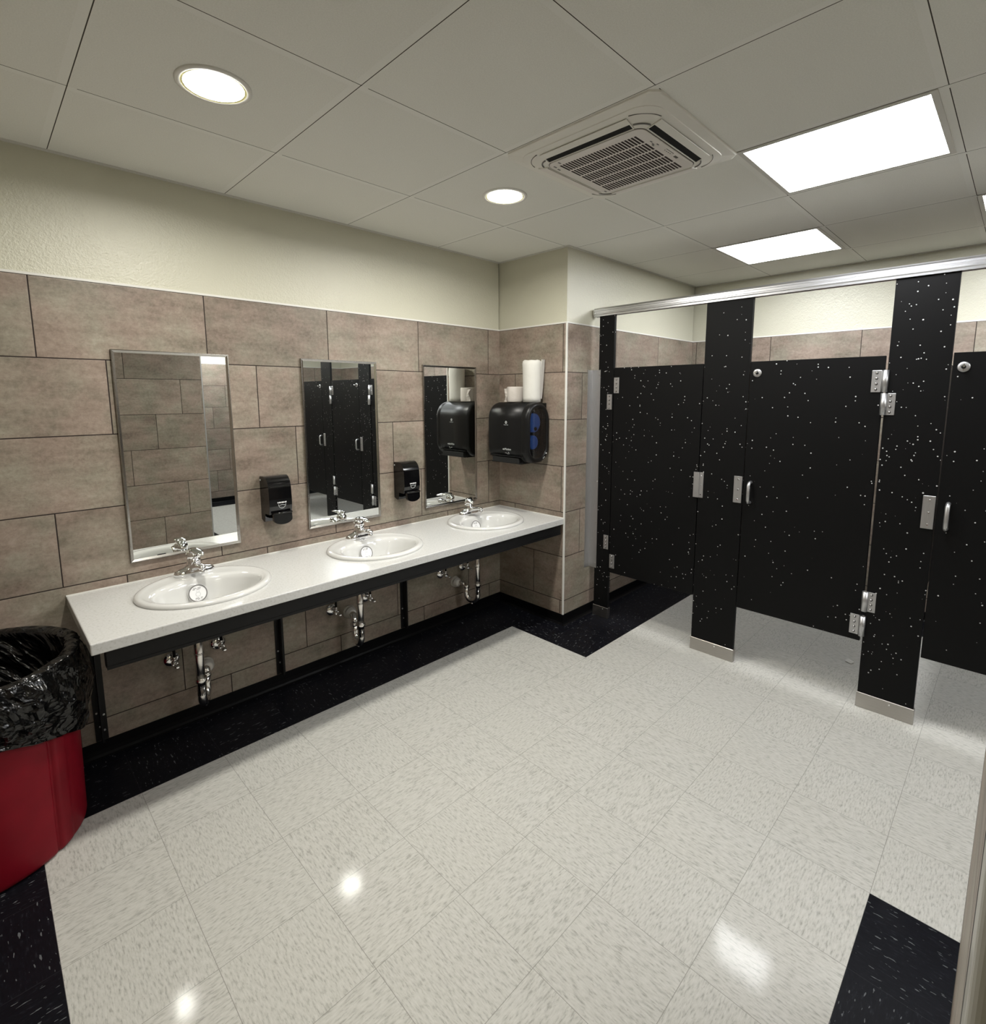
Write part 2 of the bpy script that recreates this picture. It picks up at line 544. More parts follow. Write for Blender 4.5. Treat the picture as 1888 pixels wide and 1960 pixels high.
# ---------------------------------------------------------------- floor and ceiling
b = MB()
xs = [-1.3, XL, -T, 1.495, 7 * T, 3.82, XB + 0.1]
ys = [YF - 0.1, YF + 0.30, -6 * T, -T, T, YW + 0.1]
def is_black(x, y):
    if x < -T: return True
    if x > 3.82: return True
    if y > T: return True
    if y < YF + 0.30: return True
    if x > 7 * T and y > -T: return True
    if x < 1.495 and y < -6 * T: return True
    return False
for i in range(len(xs) - 1):
    for j in range(len(ys) - 1):
        m = 'black_floor' if is_black((xs[i] + xs[i + 1]) / 2, (ys[j] + ys[j + 1]) / 2) else 'white_floor'
        q = b.bm.faces.new([b.bm.verts.new(p) for p in ((xs[i], ys[j], 0), (xs[i + 1], ys[j], 0), (xs[i + 1], ys[j + 1], 0), (xs[i], ys[j + 1], 0))])
        q.material_index = b.mi(m)
bmesh.ops.remove_doubles(b.bm, verts=b.bm.verts, dist=1e-5)
e = bmesh.ops.extrude_face_region(b.bm, geom=list(b.bm.faces))
bmesh.ops.translate(b.bm, vec=(0, 0, -0.05), verts=[v for v in e['geom'] if isinstance(v, bmesh.types.BMVert)])
struct(b.build('floor'))
struct(boxo('ceiling', (-1.3, XB + 0.1, YF - 0.1, YW + 0.1, H, H + 0.04), 'ceiling'))

# ---------------------------------------------------------------- walls: tile below, set-back painted band above
def wall(name, x0, x1, y0, y1, tm, set_x=(0, 0), set_y=(0, 0), bottom=0.0):
    b = MB()
    b.box(x0, x1, y0, y1, bottom, ZT, tm)
    b.box(x0 + set_x[0], x1 - set_x[1], y0 + set_y[0], y1 - set_y[1], ZT, H, 'paint')
    return struct(b.build(name))
S = 0.008
wall('wall_back', XL, XC, YW, YW + 0.1, 'tile_back', set_y=(S, 0))
# chase: face toward the sinks carries the y-running pattern, the long side the x-running one
b = MB()
b.box(XC, XC + 0.02, YC, YW + 0.1, 0, ZT, 'tile_face')
b.box(XC + 0.0002, XB, YC - 0.0001, YC + 0.02, 0, ZT, 'tile_side')
b.box(XC + S, XB, YC + S, YW + 0.1, ZT, H, 'paint')
struct(b.build('wall_column'))
wall('wall_right', XB, XB + 0.1, YF, YC + 0.02, 'tile_right', set_x=(S, 0))
wall('wall_left', XL - 0.1, XL, YP - 0.1, YW + 0.1, 'tile_right', set_x=(0, S))
wall('wall_front', XP, XB + 0.1, YF - 0.1, YF, 'tile_far', set_y=(0, S))
b = MB()
b.box(0.065, XP - 0.02, YP - 0.12, YP, 0, ZT, 'tile_part')
b.box(XP - 0.02, XP, YF, YP, 0, ZT, 'tile_right')
b.box(0.065, XP - S, YP - 0.12, YP - S, ZT, H, 'paint')
b.box(XP - 0.02 - S, XP - S, YF, YP - 0.12, ZT, H, 'paint')
b.box(XL, 0.065, YP - 0.12, YP - S, 2.16, H, 'paint')
struct(b.build('wall_partition'))
b = MB()
b.box(0.065, 0.165, -3.4, YP - 0.12, 0, H, 'paint')
b.box(-1.3, 0.065, -3.5, -3.4, 0, H, 'paint')
b.box(-1.3, -1.2, -3.4, YP - 0.1, 0, H, 'paint')
b.box(-1.3, XL, YP - 0.1, YP, 0, H, 'paint')
struct(b.build('wall_hall'))

# trims: white edge strip on the tile, corner strips
def trim(n, *boxes, m='white_trim'):
    b = MB()
    for d in boxes: b.box(*d, m)
    return struct(b.build('trim_%d' % n))
trim(1, (XL, XC, YW - 0.0015, YW + S, ZT, ZT + 0.009))
trim(2, (XC - 0.0015, XC + S, YC - 0.0015, YW, ZT, ZT + 0.009), (XC + S, XB, YC - 0.0015, YC + S, ZT, ZT + 0.009))
trim(3, (XB - 0.0015, XB + S, YF, YC, ZT, ZT + 0.009))
trim(4, (XC - 0.003, XC + 0.007, YC - 0.003, YC + 0.007, ZB, ZT))
trim(5, (XP - 0.007, XP + 0.003, YP - 0.007, YP + 0.0005, ZB, ZT), m='aluminium')
trim(6, (XP, XB, YF - S, YF + 0.0015, ZT, ZT + 0.009))
trim(7, (0.065, XP, YP - S, YP + 0.0005, ZT, ZT + 0.009))
# wall angle of the suspended ceiling
A = 0.022
trim(9, (0.062, 0.135, YP - 0.002, YP + 0.0004, 0, 2.13), m='black_deep')  # black strip added to draw the shadow gap beside the door frame
trim(8, (XL, XC, YW + S - A, YW + S, H - 0.003, H), (XC + S - A, XC + S, YC + S - A, YW + S - A, H - 0.003, H), (XC + S, XB + S, YC + S - A, YC + S, H - 0.003, H), (XB + S - A, XB + S, YF, YC + S - A, H - 0.003, H), m='white_metal')
# corner grout line of the inside corner
# coved black baseboards
def base(name, poly, m='black_base'):
    """poly: wall line points with the room on the left-hand side"""
    b = MB()
    prof = [(0.0, ZB), (0.004, ZB), (0.0045, 0.030), (0.007, 0.012), (0.014, 0.004), (0.022, 0.0), (0.0, 0.0)]
    pts = [Vector((p[0], p[1], 0)) for p in poly]
    rings = []
    for i, p in enumerate(pts):
        d1 = (pts[i] - pts[i - 1]).normalized() if i > 0 else None
        d2 = (pts[i + 1] - pts[i]).normalized() if i < len(pts) - 1 else None
        n1 = Vector((-d1.y, d1.x, 0)) if d1 else None
        n2 = Vector((-d2.y, d2.x, 0)) if d2 else None
        if n1 and n2:
            nn = (n1 + n2); nn = nn / (nn.dot(n1))
        else: nn = n1 or n2
        rings.append([p + nn * a + Vector((0, 0, h)) for a, h in prof])
    b.ring_loft(rings, m, True, True, True, False)
    return struct(b.build(name))
base('baseboard_back', [(XC, YW), (XL, YW), (XL, YP)])
base('baseboard_column', [(XB, YC), (XC, YC), (XC, YW)])
base('baseboard_right', [(XB, YF), (XB, YC)])
base('baseboard_front', [(XP, YP), (XP, YF), (XB, YF)])

# door frame and open door beside the camera
b = MB()
fr = []
for a in range(9):
    t = PI / 2 * a / 8
    fr.append((0.0 + 0.012 * (1 - math.cos(t)) - 0.012, YP + 0.0012 - 0.012 + 0.012 * math.sin(t)))
poly = fr + [(0.064, YP + 0.0012), (0.064, YP - 0.13), (-0.012, YP - 0.13)]
b.prism(poly, 0.0, 2.13, 'xy', 'frame_paint')
b.box(XL, XL + 0.05, YP - 0.13, YP + 0.0, 0, 2.13, 'frame_paint', 0.003)
b.box(XL, 0.064, YP - 0.13, YP + 0.0, 2.13, 2.18, 'frame_paint', 0.003)
dr = struct(b.build('door_1'))
b = MB()
b.box(-0.056, -0.014, YP - 0.95, YP - 0.045, 0.01, 2.11, 'wood', 0.002)
pan = b.build('door_panel', None, dr)
b = MB()
b.lathe([(0.026, 0), (0.026, 0.006), (0.012, 0.01), (0.010, 0.045)], (-0.056, YP - 0.88, 1.0), (-1, 0, 0), 'aluminium')
b.tube([(-0.101, YP - 0.88, 1.0), (-0.105, YP - 0.86, 1.0), (-0.105, YP - 0.76, 1.0)], [0.010, 0.010, 0.008], 'aluminium')
b.build('door_handle', None, pan)

# ---------------------------------------------------------------- ceiling lights
def cell(a, bb): return CX + a * CS, CY - bb * CS
def panel_light(a, bb, label):
    x, y = cell(a + 0.5, bb + 0.5)
    x -= 0.012; y += 0.012
    t = thing('ceiling_light_panel', label, 'ceiling light', (x, y, H), 'square light panels in the ceiling')
    h = 0.5 * CS - 0.013
    k = 0.5 * CS - 0.032
    b = MB()
    for d in ((-h, h, k, h), (-h, h, -h, -k), (-h, -k, -k, k), (k, h, -k, k)):
        b.box(x + d[0], x + d[1], y + d[2], y + d[3], H - 0.004, H, 'white_metal', 0.001, 1)
    b.build('frame', None, t)
    b = MB()
    b.box(x - k, x + k, y - k, y + k, H - 0.0025, H, 'panel_light')
    b.build('diffuser', None, t)
panel_light(3, 3, 'large looking square light panel nearest the camera, right of the air conditioner')
panel_light(5, 2, 'square light panel above the first stalls, seen smaller beyond the nearest one')
panel_light(5, 4, 'square light panel cut off by the right edge of the picture')
panel_light(5, 6, 'unseen square light panel over the stalls, outside the picture')  # out of view, continues the row over the stalls
panel_light(3, 6, 'unseen square light panel added over the aisle to light the far wall, outside the picture')  # unseen panel, added to brighten the far wall reflected in the mirror
panel_light(3, 8, 'unseen square fill panel added beside the far wall, outside the picture')  # second unseen panel, added because the far wall was too dark
def downlight(a, bb, label):
    x, y = cell(a, bb)
    t = thing('round_downlight', label, 'ceiling light', (x, y, H), 'round downlights over the counter')
    b = MB()
    b.lathe([(0.103, 0.0), (0.103, -0.003), (0.096, -0.006), (0.088, -0.005), (0.086, -0.0015)], (x, y, H), (0, 0, 1), 'down_trim', 48, False)
    b.lathe([(0.088, -0.0048), (0.085, -0.0030), (0.081, -0.0034)], (x, y, H), (0, 0, 1), 'down_glow', 48, False)  # ring coloured yellow to stand for the glow at the lens edge
    b.build('trim_ring', None, t)
    b = MB()
    b.lathe([(0.081, -0.0005), (0.081, -0.0036), (0.05, -0.0038)], (x, y, H), (0, 0, 1), 'down_light', 48)
    b.build('lens', None, t)
    L = bpy.data.lights.new('downlight_lamp', 'AREA')
    L.shape = 'DISK'; L.size = 0.16; L.energy = DOWN_W; L.spread = math.radians(168); L.color = (1.0, 0.97, 0.89)
    o = bpy.data.objects.new('lamp', L)
    COL.objects.link(o)
    o.parent = t
    o.location = (0, 0, -0.009)
    return t
d1 = downlight(0.5, 1.5, 'round recessed downlight near the upper left corner')
d2 = downlight(2.5, 1.5, 'small looking round recessed downlight left of the air conditioner')
L = bpy.data.lights.new('hall_fill_lamp', 'AREA'); L.shape = 'SQUARE'; L.size = 0.5; L.energy = 12; L.color = (1, 0.97, 0.9)  # dim fill light added in the unseen hall
ho = thing('hall_fill_panel', 'square fill light added in the unseen hall behind the camera', 'ceiling light', (-0.6, -2.8, H))
b = MB(); b.box(-0.85, -0.35, -3.05, -2.55, H - 0.006, H, 'white_metal', 0.001, 1); b.build('frame', None, ho)
lo = bpy.data.objects.new('lamp', L); COL.objects.link(lo); lo.parent = ho; lo.location = (0, 0, -0.01)

# ---------------------------------------------------------------- ceiling air conditioner
ax, ay = 1.519, -0.816
ac = thing('ceiling_air_conditioner', 'square white cassette air conditioner with slotted grille set in the ceiling', 'air conditioner', (ax, ay, H))
def rrect(h, r, n=6, cx=0, cy=0, hy=None):
    hy = hy or h
    out = []
    for qx, qy, a0 in ((1, 1, 0), (-1, 1, 90), (-1, -1, 180), (1, -1, 270)):
        for i in range(n + 1):
            t = math.radians(a0 + 90 * i / n)
            out.append((cx + qx * (h - r) + r * math.cos(t), cy + qy * (hy - r) + r * math.sin(t)))
    return out
def chamf(h, c):
    return [(h, -h + c), (h, h - c), (h - c, h), (-h + c, h), (-h, h - c), (-h, -h + c), (-h + c, -h), (h - c, -h)]
def ringz(poly, z): return [(ax + p[0], ay + p[1], z) for p in poly]
b = MB()
rr3 = lambda h, r: rrect(h, r, 8)
b.ring_loft([ringz(chamf(0.320, 0.028), H), ringz(chamf(0.320, 0.028), H - 0.006), ringz(chamf(0.316, 0.028), H - 0.009), ringz(chamf(0.285, 0.040), H - 0.0155)], 'ac_white', False, True, True, False)
b.build('casing', None, ac)
b = MB()
b.ring_loft([ringz(rr3(0.290, 0.075), H - 0.012), ringz(rr3(0.288, 0.074), H - 0.0175), ringz(rr3(0.268, 0.066), H - 0.0215), ringz(rr3(0.212, 0.040), H - 0.0345)], 'ac_white', False, True, True, False)
b.build('raised_centre', None, ac)
b = MB()
g1 = rrect(0.203, 0.032, 6); g0 = rrect(0.2055, 0.034, 6)
b.ring_loft([ringz(g0, H - 0.030), ringz(g0, H - 0.0356)], 'grey_mark', False, True, True, False)
b.ring_loft([ringz(g1, H - 0.030), ringz(g1, H - 0.0372), ringz(rrect(0.200, 0.032, 6), H - 0.0382)], 'ac_grille', False, True, True, False)
gr = b.build('grille', None, ac)
b = MB()
gx0, gx1 = ax - 0.170, ax + 0.182
for r in range(5):
    for k in range(26):
        yy = ay - 0.162 + 0.332 * (k + 0.5) / 26
        xa = gx0 + (gx1 - gx0) * r / 5 + 0.005; xb = gx0 + (gx1 - gx0) * (r + 1) / 5 - 0.005
        b.box(xa, xb, yy - 0.0038, yy + 0.0038, H - 0.0386, H - 0.034, 'ac_slot')
sl = b.build('grille_slots', None, gr)
for k in range(4):
    b = MB()
    M3 = Matrix.Rotation(k * PI / 2, 3, 'Z')
    cc = Vector((ax, ay, 0))
    near = k in (2, 3)      # the two outlets whose gaps face the camera: toward -x and -y
    def bx(x0, x1, y0, y1, z0, z1, m, tilt=0, bev=0):
        vs = b.box(x0, x1, y0, y1, z0, z1, m, bev)
        for v in vs: v.co.z += (v.co.x - 0.212) * 0.235      # follow the slope of the face
        if tilt:
            pv = Vector((x1, 0, z1)); Rm = Matrix.Rotation(tilt, 3, 'Y')
            for v in vs: v.co = pv + Rm @ (v.co - pv)
        for v in vs:
            v.co = cc + M3 @ v.co
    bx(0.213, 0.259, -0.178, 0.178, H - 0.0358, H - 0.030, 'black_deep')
    bx(0.2105, 0.213, -0.181, 0.181, H - 0.0380, H - 0.034, 'ac_white')
    bx(0.213, 0.259, 0.178, 0.182, H - 0.0380, H - 0.034, 'ac_white')
    bx(0.213, 0.259, -0.182, -0.178, H - 0.0380, H - 0.034, 'ac_white')
    b.build('air_outlet', None, ac)
    b = MB()
    if near:
        bx(0.238, 0.264, -0.184, 0.184, H - 0.0400, H - 0.0375, 'ac_white', 0.0, 0.001)
    else:
        bx(0.217, 0.262, -0.180, 0.180, H - 0.0390, H - 0.0365, 'ac_grille', 0.0, 0.001)
    b.build('louver_flap', None, ac)
for q in range(4):
    for rad in (0.050, 0.092):
        M3 = Matrix.Rotation(q * PI / 2, 3, 'Z')
        c0 = Vector((0.178, 0.178, 0))
        pts = []
        for i in range(9):
            t = math.radians(10 + 70 * i / 8)
            p = M3 @ (c0 + Vector((rad * math.cos(t), rad * math.sin(t), 0)))
            pts.append((ax + p.x, ay + p.y, H - (0.0325 if rad < 0.06 else 0.0225)))
        b = MB()
        b.tube(pts, 0.0028 if rad < 0.06 else 0.0015, 'ring' if rad < 0.06 else 'grey_mark', 6)
        b.build('corner_rib', None, ac)
HZ = H - 0.0382
def mark(name, x0, x1, y0, y1, m='grey_mark', h=0.0006):
    b = MB(); b.box(ax + x0, ax + x1, ay + y0, ay + y1, HZ - h, HZ + 0.001, m); b.build(name, None, gr)
mark('display_window', 0.068, 0.090, -0.187, -0.178, 'grey_mark', 0.0012)
for k in range(4): mark('indicator_dot', 0.036 - 0.013 * k, 0.040 - 0.013 * k, -0.183, -0.179)
mark('printed_line', -0.006, 0.048, -0.1905, -0.1890)
for dx, dy in ((-0.100, -0.180), (-0.080, -0.176), (-0.066, -0.186), (-0.072, -0.171)): mark('printed_mark', dx, dx + 0.014, dy, dy + 0.004, 'ring')
for dx, dy in ((-0.185, 0.152), (-0.168, 0.186), (0.175, 0.186), (-0.140, 0.190)): mark('printed_mark', dx - 0.008, dx + 0.008, dy - 0.003, dy + 0.003, 'ring')

# ---------------------------------------------------------------- counter with its steel support
CT, CB, CY0, CX0 = 0.730, 0.690, 0.080, -0.128
SINKS = [(0.305, 0.385), (1.130, 0.385), (1.945, 0.392)]
vc = thing('sink_counter', 'long white quartz counter on black steel brackets along the tiled wall', 'counter', (1.11, YW, 0))
b = MB()
b.box(CX0, XC, CY0, YW, CB, CT, 'quartz', 0.004, 2)
top = b.build('countertop', None, vc)
cut = MB()
for sx, sy in SINKS:
    rr = [[(sx + 0.232 * math.cos(2 * PI * j / 64), sy + 0.207 * math.sin(2 * PI * j / 64), z) for j in range(64)] for z in (CB - 0.02, CT + 0.02)]
    cut.ring_loft(rr, 'quartz', True, True, True, False)
cu = cut.build('cutter')
md = top.modifiers.new('cut', 'BOOLEAN')
md.operation = 'DIFFERENCE'; md.solver = 'EXACT'; md.object = cu
cu.location = -wloc(vc)
top.parent = None
dg = bpy.context.evaluated_depsgraph_get()
me = bpy.data.meshes.new_from_object(top.evaluated_get(dg))
top.modifiers.clear()
top.data = me
top.parent = vc
bpy.data.objects.remove(cu)
b = MB()
b.box(CX0 + 0.040, XC - 0.012, CY0 + 0.018, CY0 + 0.058, 0.622, CB, 'black_metal', 0.002)
b.box(CX0 + 0.040, XC - 0.012, CY0 + 0.0165, CY0 + 0.020, 0.6205, 0.632, 'black_metal')
b.build('apron_rail', None, vc)
for k, lx in enumerate((-0.063, 0.705, 1.488)):
    b = MB()
    hw = 0.0035
    W_ = 0.022
    b.box(lx - W_, lx + W_, YW - 0.006, YW, ZB + 0.004, CB, 'black_metal')         # plate on the wall
    poly = [(YW, ZB + 0.01), (YW - 0.045, ZB + 0.01), (YW - 0.045, 0.50), (YW - 0.07, 0.57), (YW - 0.13, 0.612), (YW - 0.25, 0.628), (CY0 + 0.058, 0.634), (CY0 + 0.058, CB), (YW, CB)]
    b.prism(poly, lx - hw, lx + hw, 'yz', 'black_metal')
    for dx, zz in ((-0.012, 0.20), (0.012, 0.185), (-0.004, 0.135), (0.010, 0.115)):
        b.lathe([(0.005, 0), (0.005, 0.002), (0.003, 0.004)], (lx + dx, YW - 0.006, zz), (0, -1, 0), 'aluminium', 10)
    b.build('bracket', None, vc)
b = MB()
b.box(CX0, XC, YW - 0.004, YW, CT - 0.002, CT + 0.004, 'white_trim')
b.box(XC - 0.004, XC, CY0, YW, CT - 0.002, CT + 0.004, 'white_trim')
b.build('caulk_bead', None, vc)

# ---------------------------------------------------------------- drop-in oval sinks
def make_sink(loc, label):
    t = thing('oval_sink', label, 'sink', (loc[0], loc[1], CT), 'oval sinks in the counter')
    def ell(a, bb, cy, z, n=72):
        return [(a * math.cos(2 * PI * j / n), cy + bb * math.sin(2 * PI * j / n), z) for j in range(n)]
    b = MB()
    R = [ell(0.255, 0.232, 0, 0.0005), ell(0.2565, 0.2335, 0, 0.005), ell(0.254, 0.231, 0, 0.011), ell(0.247, 0.224, 0, 0.0155), ell(0.236, 0.213, 0, 0.0165), ell(0.228, 0.203, -0.002, 0.0145),
         ell(0.222, 0.190, -0.010, 0.0125), ell(0.213, 0.168, -0.026, 0.0125), ell(0.207, 0.152, -0.036, 0.0105), ell(0.201, 0.145, -0.038, 0.004), ell(0.195, 0.139, -0.038, -0.010),
         ell(0.184, 0.130, -0.037, -0.045), ell(0.168, 0.119, -0.034, -0.080), ell(0.140, 0.100, -0.026, -0.106), ell(0.100, 0.072, -0.012, -0.122), ell(0.055, 0.044, 0.002, -0.129), ell(0.024, 0.024, 0.008, -0.132)]
    Rin = [ell(0.024, 0.024, 0.008, -0.146), ell(0.10, 0.075, -0.010, -0.136), ell(0.150, 0.110, -0.026, -0.118), ell(0.190, 0.138, -0.034, -0.085), ell(0.205, 0.150, -0.036, -0.04), ell(0.212, 0.158, -0.034, -0.002), ell(0.228, 0.200, 0, 0.0005), ell(0.255, 0.232, 0, 0.0005)]
    b.ring_loft(R + Rin, 'porcelain', False, False)
    b.build('basin', None, t, world=False)
    b = MB()
    b.lathe([(0.027, -0.131), (0.026, -0.129), (0.018, -0.1285), (0.016, -0.133)], (0, 0.008, 0), (0, 0, 1), 'chrome', 24)
    b.build('drain', None, t, world=False)
    # overflow slot low on the front of the bowl
    b = MB()
    b.box(-0.022, 0.022, -0.177, -0.1735, -0.026, -0.014, 'black_deep', 0.004, 3)
    b.build('overflow_slot', None, t, world=False)
    # round paper sticker on the back slope of the bowl
    st = bpy.data.objects.new('round_sticker', None)
    b = MB()
    c0 = Vector((-0.014, 0.0800, -0.046))
    n_ = Vector((0.0, -0.93, 0.36)).normalized()
    xa = Vector((1, 0, 0)); yb = n_.cross(xa).normalized()
    if yb.z < 0: yb = -yb
    def disc(r0, r1, h, m, nn=40, off=(0, 0)):
        base = c0 + n_ * h + xa * off[0] + yb * off[1]
        outer = [base + r1 * (xa * math.cos(2 * PI * j / nn) + yb * math.sin(2 * PI * j / nn)) for j in range(nn)]
        if r0 <= 0:
            lo = [p - n_ * 0.0006 for p in outer]
            b.ring_loft([lo, outer], m, True, True, True, False)
        else:
            inner = [base + r0 * (xa * math.cos(2 * PI * j / nn) + yb * math.sin(2 * PI * j / nn)) for j in range(nn)]
            lo = [p - n_ * 0.0004 for p in outer]
            b.ring_loft([lo, outer, inner], m, False, False, True, False)
    disc(0, 0.0385, 0.0030, 'label')
    disc(0.0325, 0.0376, 0.0036, 'ring')
    disc(0.0082, 0.0100, 0.0034, 'print_light', 24, (0, -0.004))
    disc(0.0050, 0.0062, 0.0034, 'print_light', 24, (0.001, 0.009))
    for off, w_ in (((0, 0.023), 0.030), ((0, 0.018), 0.036), ((0, -0.020), 0.034), ((0, -0.025), 0.026)):
        k = 7
        for i in range(k):
            if (i * 3 + int(abs(off[1]) * 1000)) % 4 == 0: continue
            x0 = -w_ / 2 + w_ * i / k
            q = [c0 + n_ * 0.0035 + xa * (off[0] + x0 + a * w_ / k * 0.75) + yb * (off[1] + c * 0.0015) for a, c in ((0, -1), (1, -1), (1, 1), (0, 1))]
            fq = b.bm.faces.new([b.bm.verts.new(p) for p in q]); fq.material_index = b.mi('ring')
    b.build('paper_sticker', None, t, world=False)
    return t
make_sink(SINKS[0], 'white oval sink below the largest mirror, nearest the red trash can')
make_sink(SINKS[1], 'white oval sink in the middle, below the mirror reflecting black stalls')
make_sink(SINKS[2], 'white oval sink farthest right, below the small looking mirror and towel dispenser')

# ---------------------------------------------------------------- faucets
def make_faucet(loc, label, lift=0.0, turn=0.0):
    t = thing('faucet', label, 'faucet', (loc[0], loc[1], CT + 0.0125), 'chrome faucets on the sinks')
    b = MB()
    # oval base plate swelling up to the body
    def el(a, bb, z, cy=0.0, n=36, p=2.6):
        out = []
        for j in range(n):
            c, s_ = math.cos(2 * PI * j / n), math.sin(2 * PI * j / n)
            out.append((a * math.copysign(abs(c) ** (2 / p), c), cy + bb * math.copysign(abs(s_) ** (2 / p), s_), z))
        return out
    b.ring_loft([el(0.079, 0.027, 0), el(0.081, 0.029, 0.004), el(0.081, 0.028, 0.014), el(0.077, 0.026, 0.022), el(0.064, 0.024, 0.028), el(0.044, 0.024, 0.033), el(0.032, 0.025, 0.040),
                 el(0.029, 0.027, 0.050, 0, 36, 2.2), el(0.0275, 0.0265, 0.062, 0, 36, 2), el(0.027, 0.026, 0.072, 0, 36, 2)], 'chrome')
    b.build('base_plate', None, t, world=False)
    b = MB()
    # dome with a groove under it
    b.lathe([(0.0250, 0.070), (0.0250, 0.0725), (0.0282, 0.074), (0.0290, 0.084), (0.0275, 0.095), (0.0225, 0.103), (0.013, 0.108), (0.004, 0.1095)], (0, 0, 0), (0, 0, 1), 'chrome', 32)
    b.build('valve_dome', None, t, world=False)
    b = MB()
    # spout: broad arm rising slightly and turning down at the aerator
    P_ = [(0, -0.005, 0.030), (0, -0.035, 0.040), (0, -0.070, 0.050), (0, -0.100, 0.056), (0, -0.118, 0.056), (0, -0.126, 0.050)]
    b.tube(P_, [0.026, 0.024, 0.0205, 0.0175, 0.0155, 0.012], 'chrome', 20, True, ((1, 0, 0), 0.66))
    b.lathe([(0.0115, 0), (0.0125, 0.002), (0.0125, 0.013), (0.0105, 0.015)], (0, -0.116, 0.033), (0, 0, 1), 'chrome', 20)
    b.build('spout', None, t, world=False)
    b = MB()
    ca, sa = math.cos(turn), math.sin(turn)
    def q(y, z, x=0.0):
        return (x * ca - y * sa, x * sa + y * ca, z)
    P_ = [q(0.020, 0.101), q(0.002, 0.110 + lift * 0.2), q(-0.028, 0.111 + lift * 0.5), q(-0.060, 0.106 + lift * 0.8), q(-0.088, 0.100 + lift), q(-0.102, 0.098 + lift)]
    b.tube(P_, [0.012, 0.023, 0.022, 0.019, 0.0145, 0.008], 'chrome', 18, True, ((1, 0, 0), 0.36))
    b.build('lever_handle', None, t, world=False)
    b = MB()
    b.tube([(0, 0.020, 0.020), (0, 0.021, 0.062)], 0.0022, 'chrome', 10)
    b.sphere((0, 0.021, 0.065), 0.0045, 'chrome')
    b.build('pop_up_rod', None, t, world=False)
    return t
FY = 0.570
make_faucet((0.312, FY), 'chrome faucet on the sink nearest the red trash can', 0.006, math.radians(4))
make_faucet((1.139, FY), 'chrome faucet on the middle sink', 0.012, 0)
make_faucet((1.960, FY), 'chrome faucet on the sink nearest the towel dispenser', 0.004, math.radians(-30))

# ---------------------------------------------------------------- plumbing under the counter
def make_trap(loc, riser, flange, label):
    t = thing('drain_trap', label, 'drain pipe', (loc[0], loc[1], 0), 'chrome drain traps under the counter')
    x, y = loc; rx, ry = riser; fx, fz = flange
    zb = 0.150
    b = MB()
    b.tube([(x, y, CT - 0.146), (x, y, zb + 0.055)], 0.0185, 'chrome_pipe', 20)
    for z, r, h in ((0.505, 0.022, 0.016), (0.395, 0.0195, 0.008), (zb + 0.115, 0.0225, 0.020)):
        b.lathe([(r + 0.001, 0), (r + 0.0025, 0.003), (r + 0.0025, h - 0.003), (r + 0.001, h)], (x, y, z), (0, 0, 1), 'chrome_pipe', 10)
    b.build('tailpiece', None, t)
    b = MB()
    c = Vector(((x + rx) / 2, (y + ry) / 2, zb + 0.05))
    d = Vector((rx - x, ry - y, 0)); hl = d.length / 2; d.normalize()
    pts = [(x, y, zb + 0.10)]
    for i in range(13):
        a = PI + PI * i / 12
        p = c + d * (hl * math.cos(a)) + Vector((0, 0, hl * 1.05 * math.sin(a)))
        pts.append(p)
    pts.append((rx, ry, zb + 0.10))
    b.tube(pts, 0.0185, 'chrome_pipe', 18)
    lowest = c + Vector((0, 0, -hl * 1.05 - 0.016))
    b.lathe([(0.009, 0.004), (0.009, -0.008), (0.006, -0.012)], lowest, (0, 0, 1), 'chrome_pipe', 10)
    b.build('u_bend', None, t)
    b = MB()
    b.lathe([(0.020, 0), (0.0225, 0.003), (0.0225, 0.019), (0.020, 0.022)], (rx, ry, zb + 0.085), (0, 0, 1), 'chrome_pipe', 10)
    b.tube([(rx, ry, zb + 0.10), (rx, ry, fz - 0.02), (rx + (fx - rx) * 0.3, ry + 0.018, fz), (fx, YW - 0.01, fz)], 0.0180, 'chrome_pipe', 18)
    b.build('wall_arm', None, t)
    b = MB()
    b.lathe([(0.038, 0.0), (0.037, 0.006), (0.030, 0.010), (0.029, 0.018), (0.033, 0.019), (0.033, 0.026), (0.026, 0.030), (0.026, 0.040), (0.019, 0.044)], (fx, YW, fz), (0, -1, 0), 'pvc', 32)
    b.build('wall_flange', None, t)
    return t
make_trap((0.285, 0.500), (0.330, 0.592), (0.350, 0.255), 'chrome drain trap under the sink nearest the red trash can')
make_trap((1.086, 0.500), (1.100, 0.590), (1.112, 0.290), 'chrome drain trap with flange to its left under the middle sink')
make_trap((1.966, 0.500), (1.940, 0.585), (1.915, 0.262), 'chrome U shaped drain trap under the sink nearest the towel dispenser')

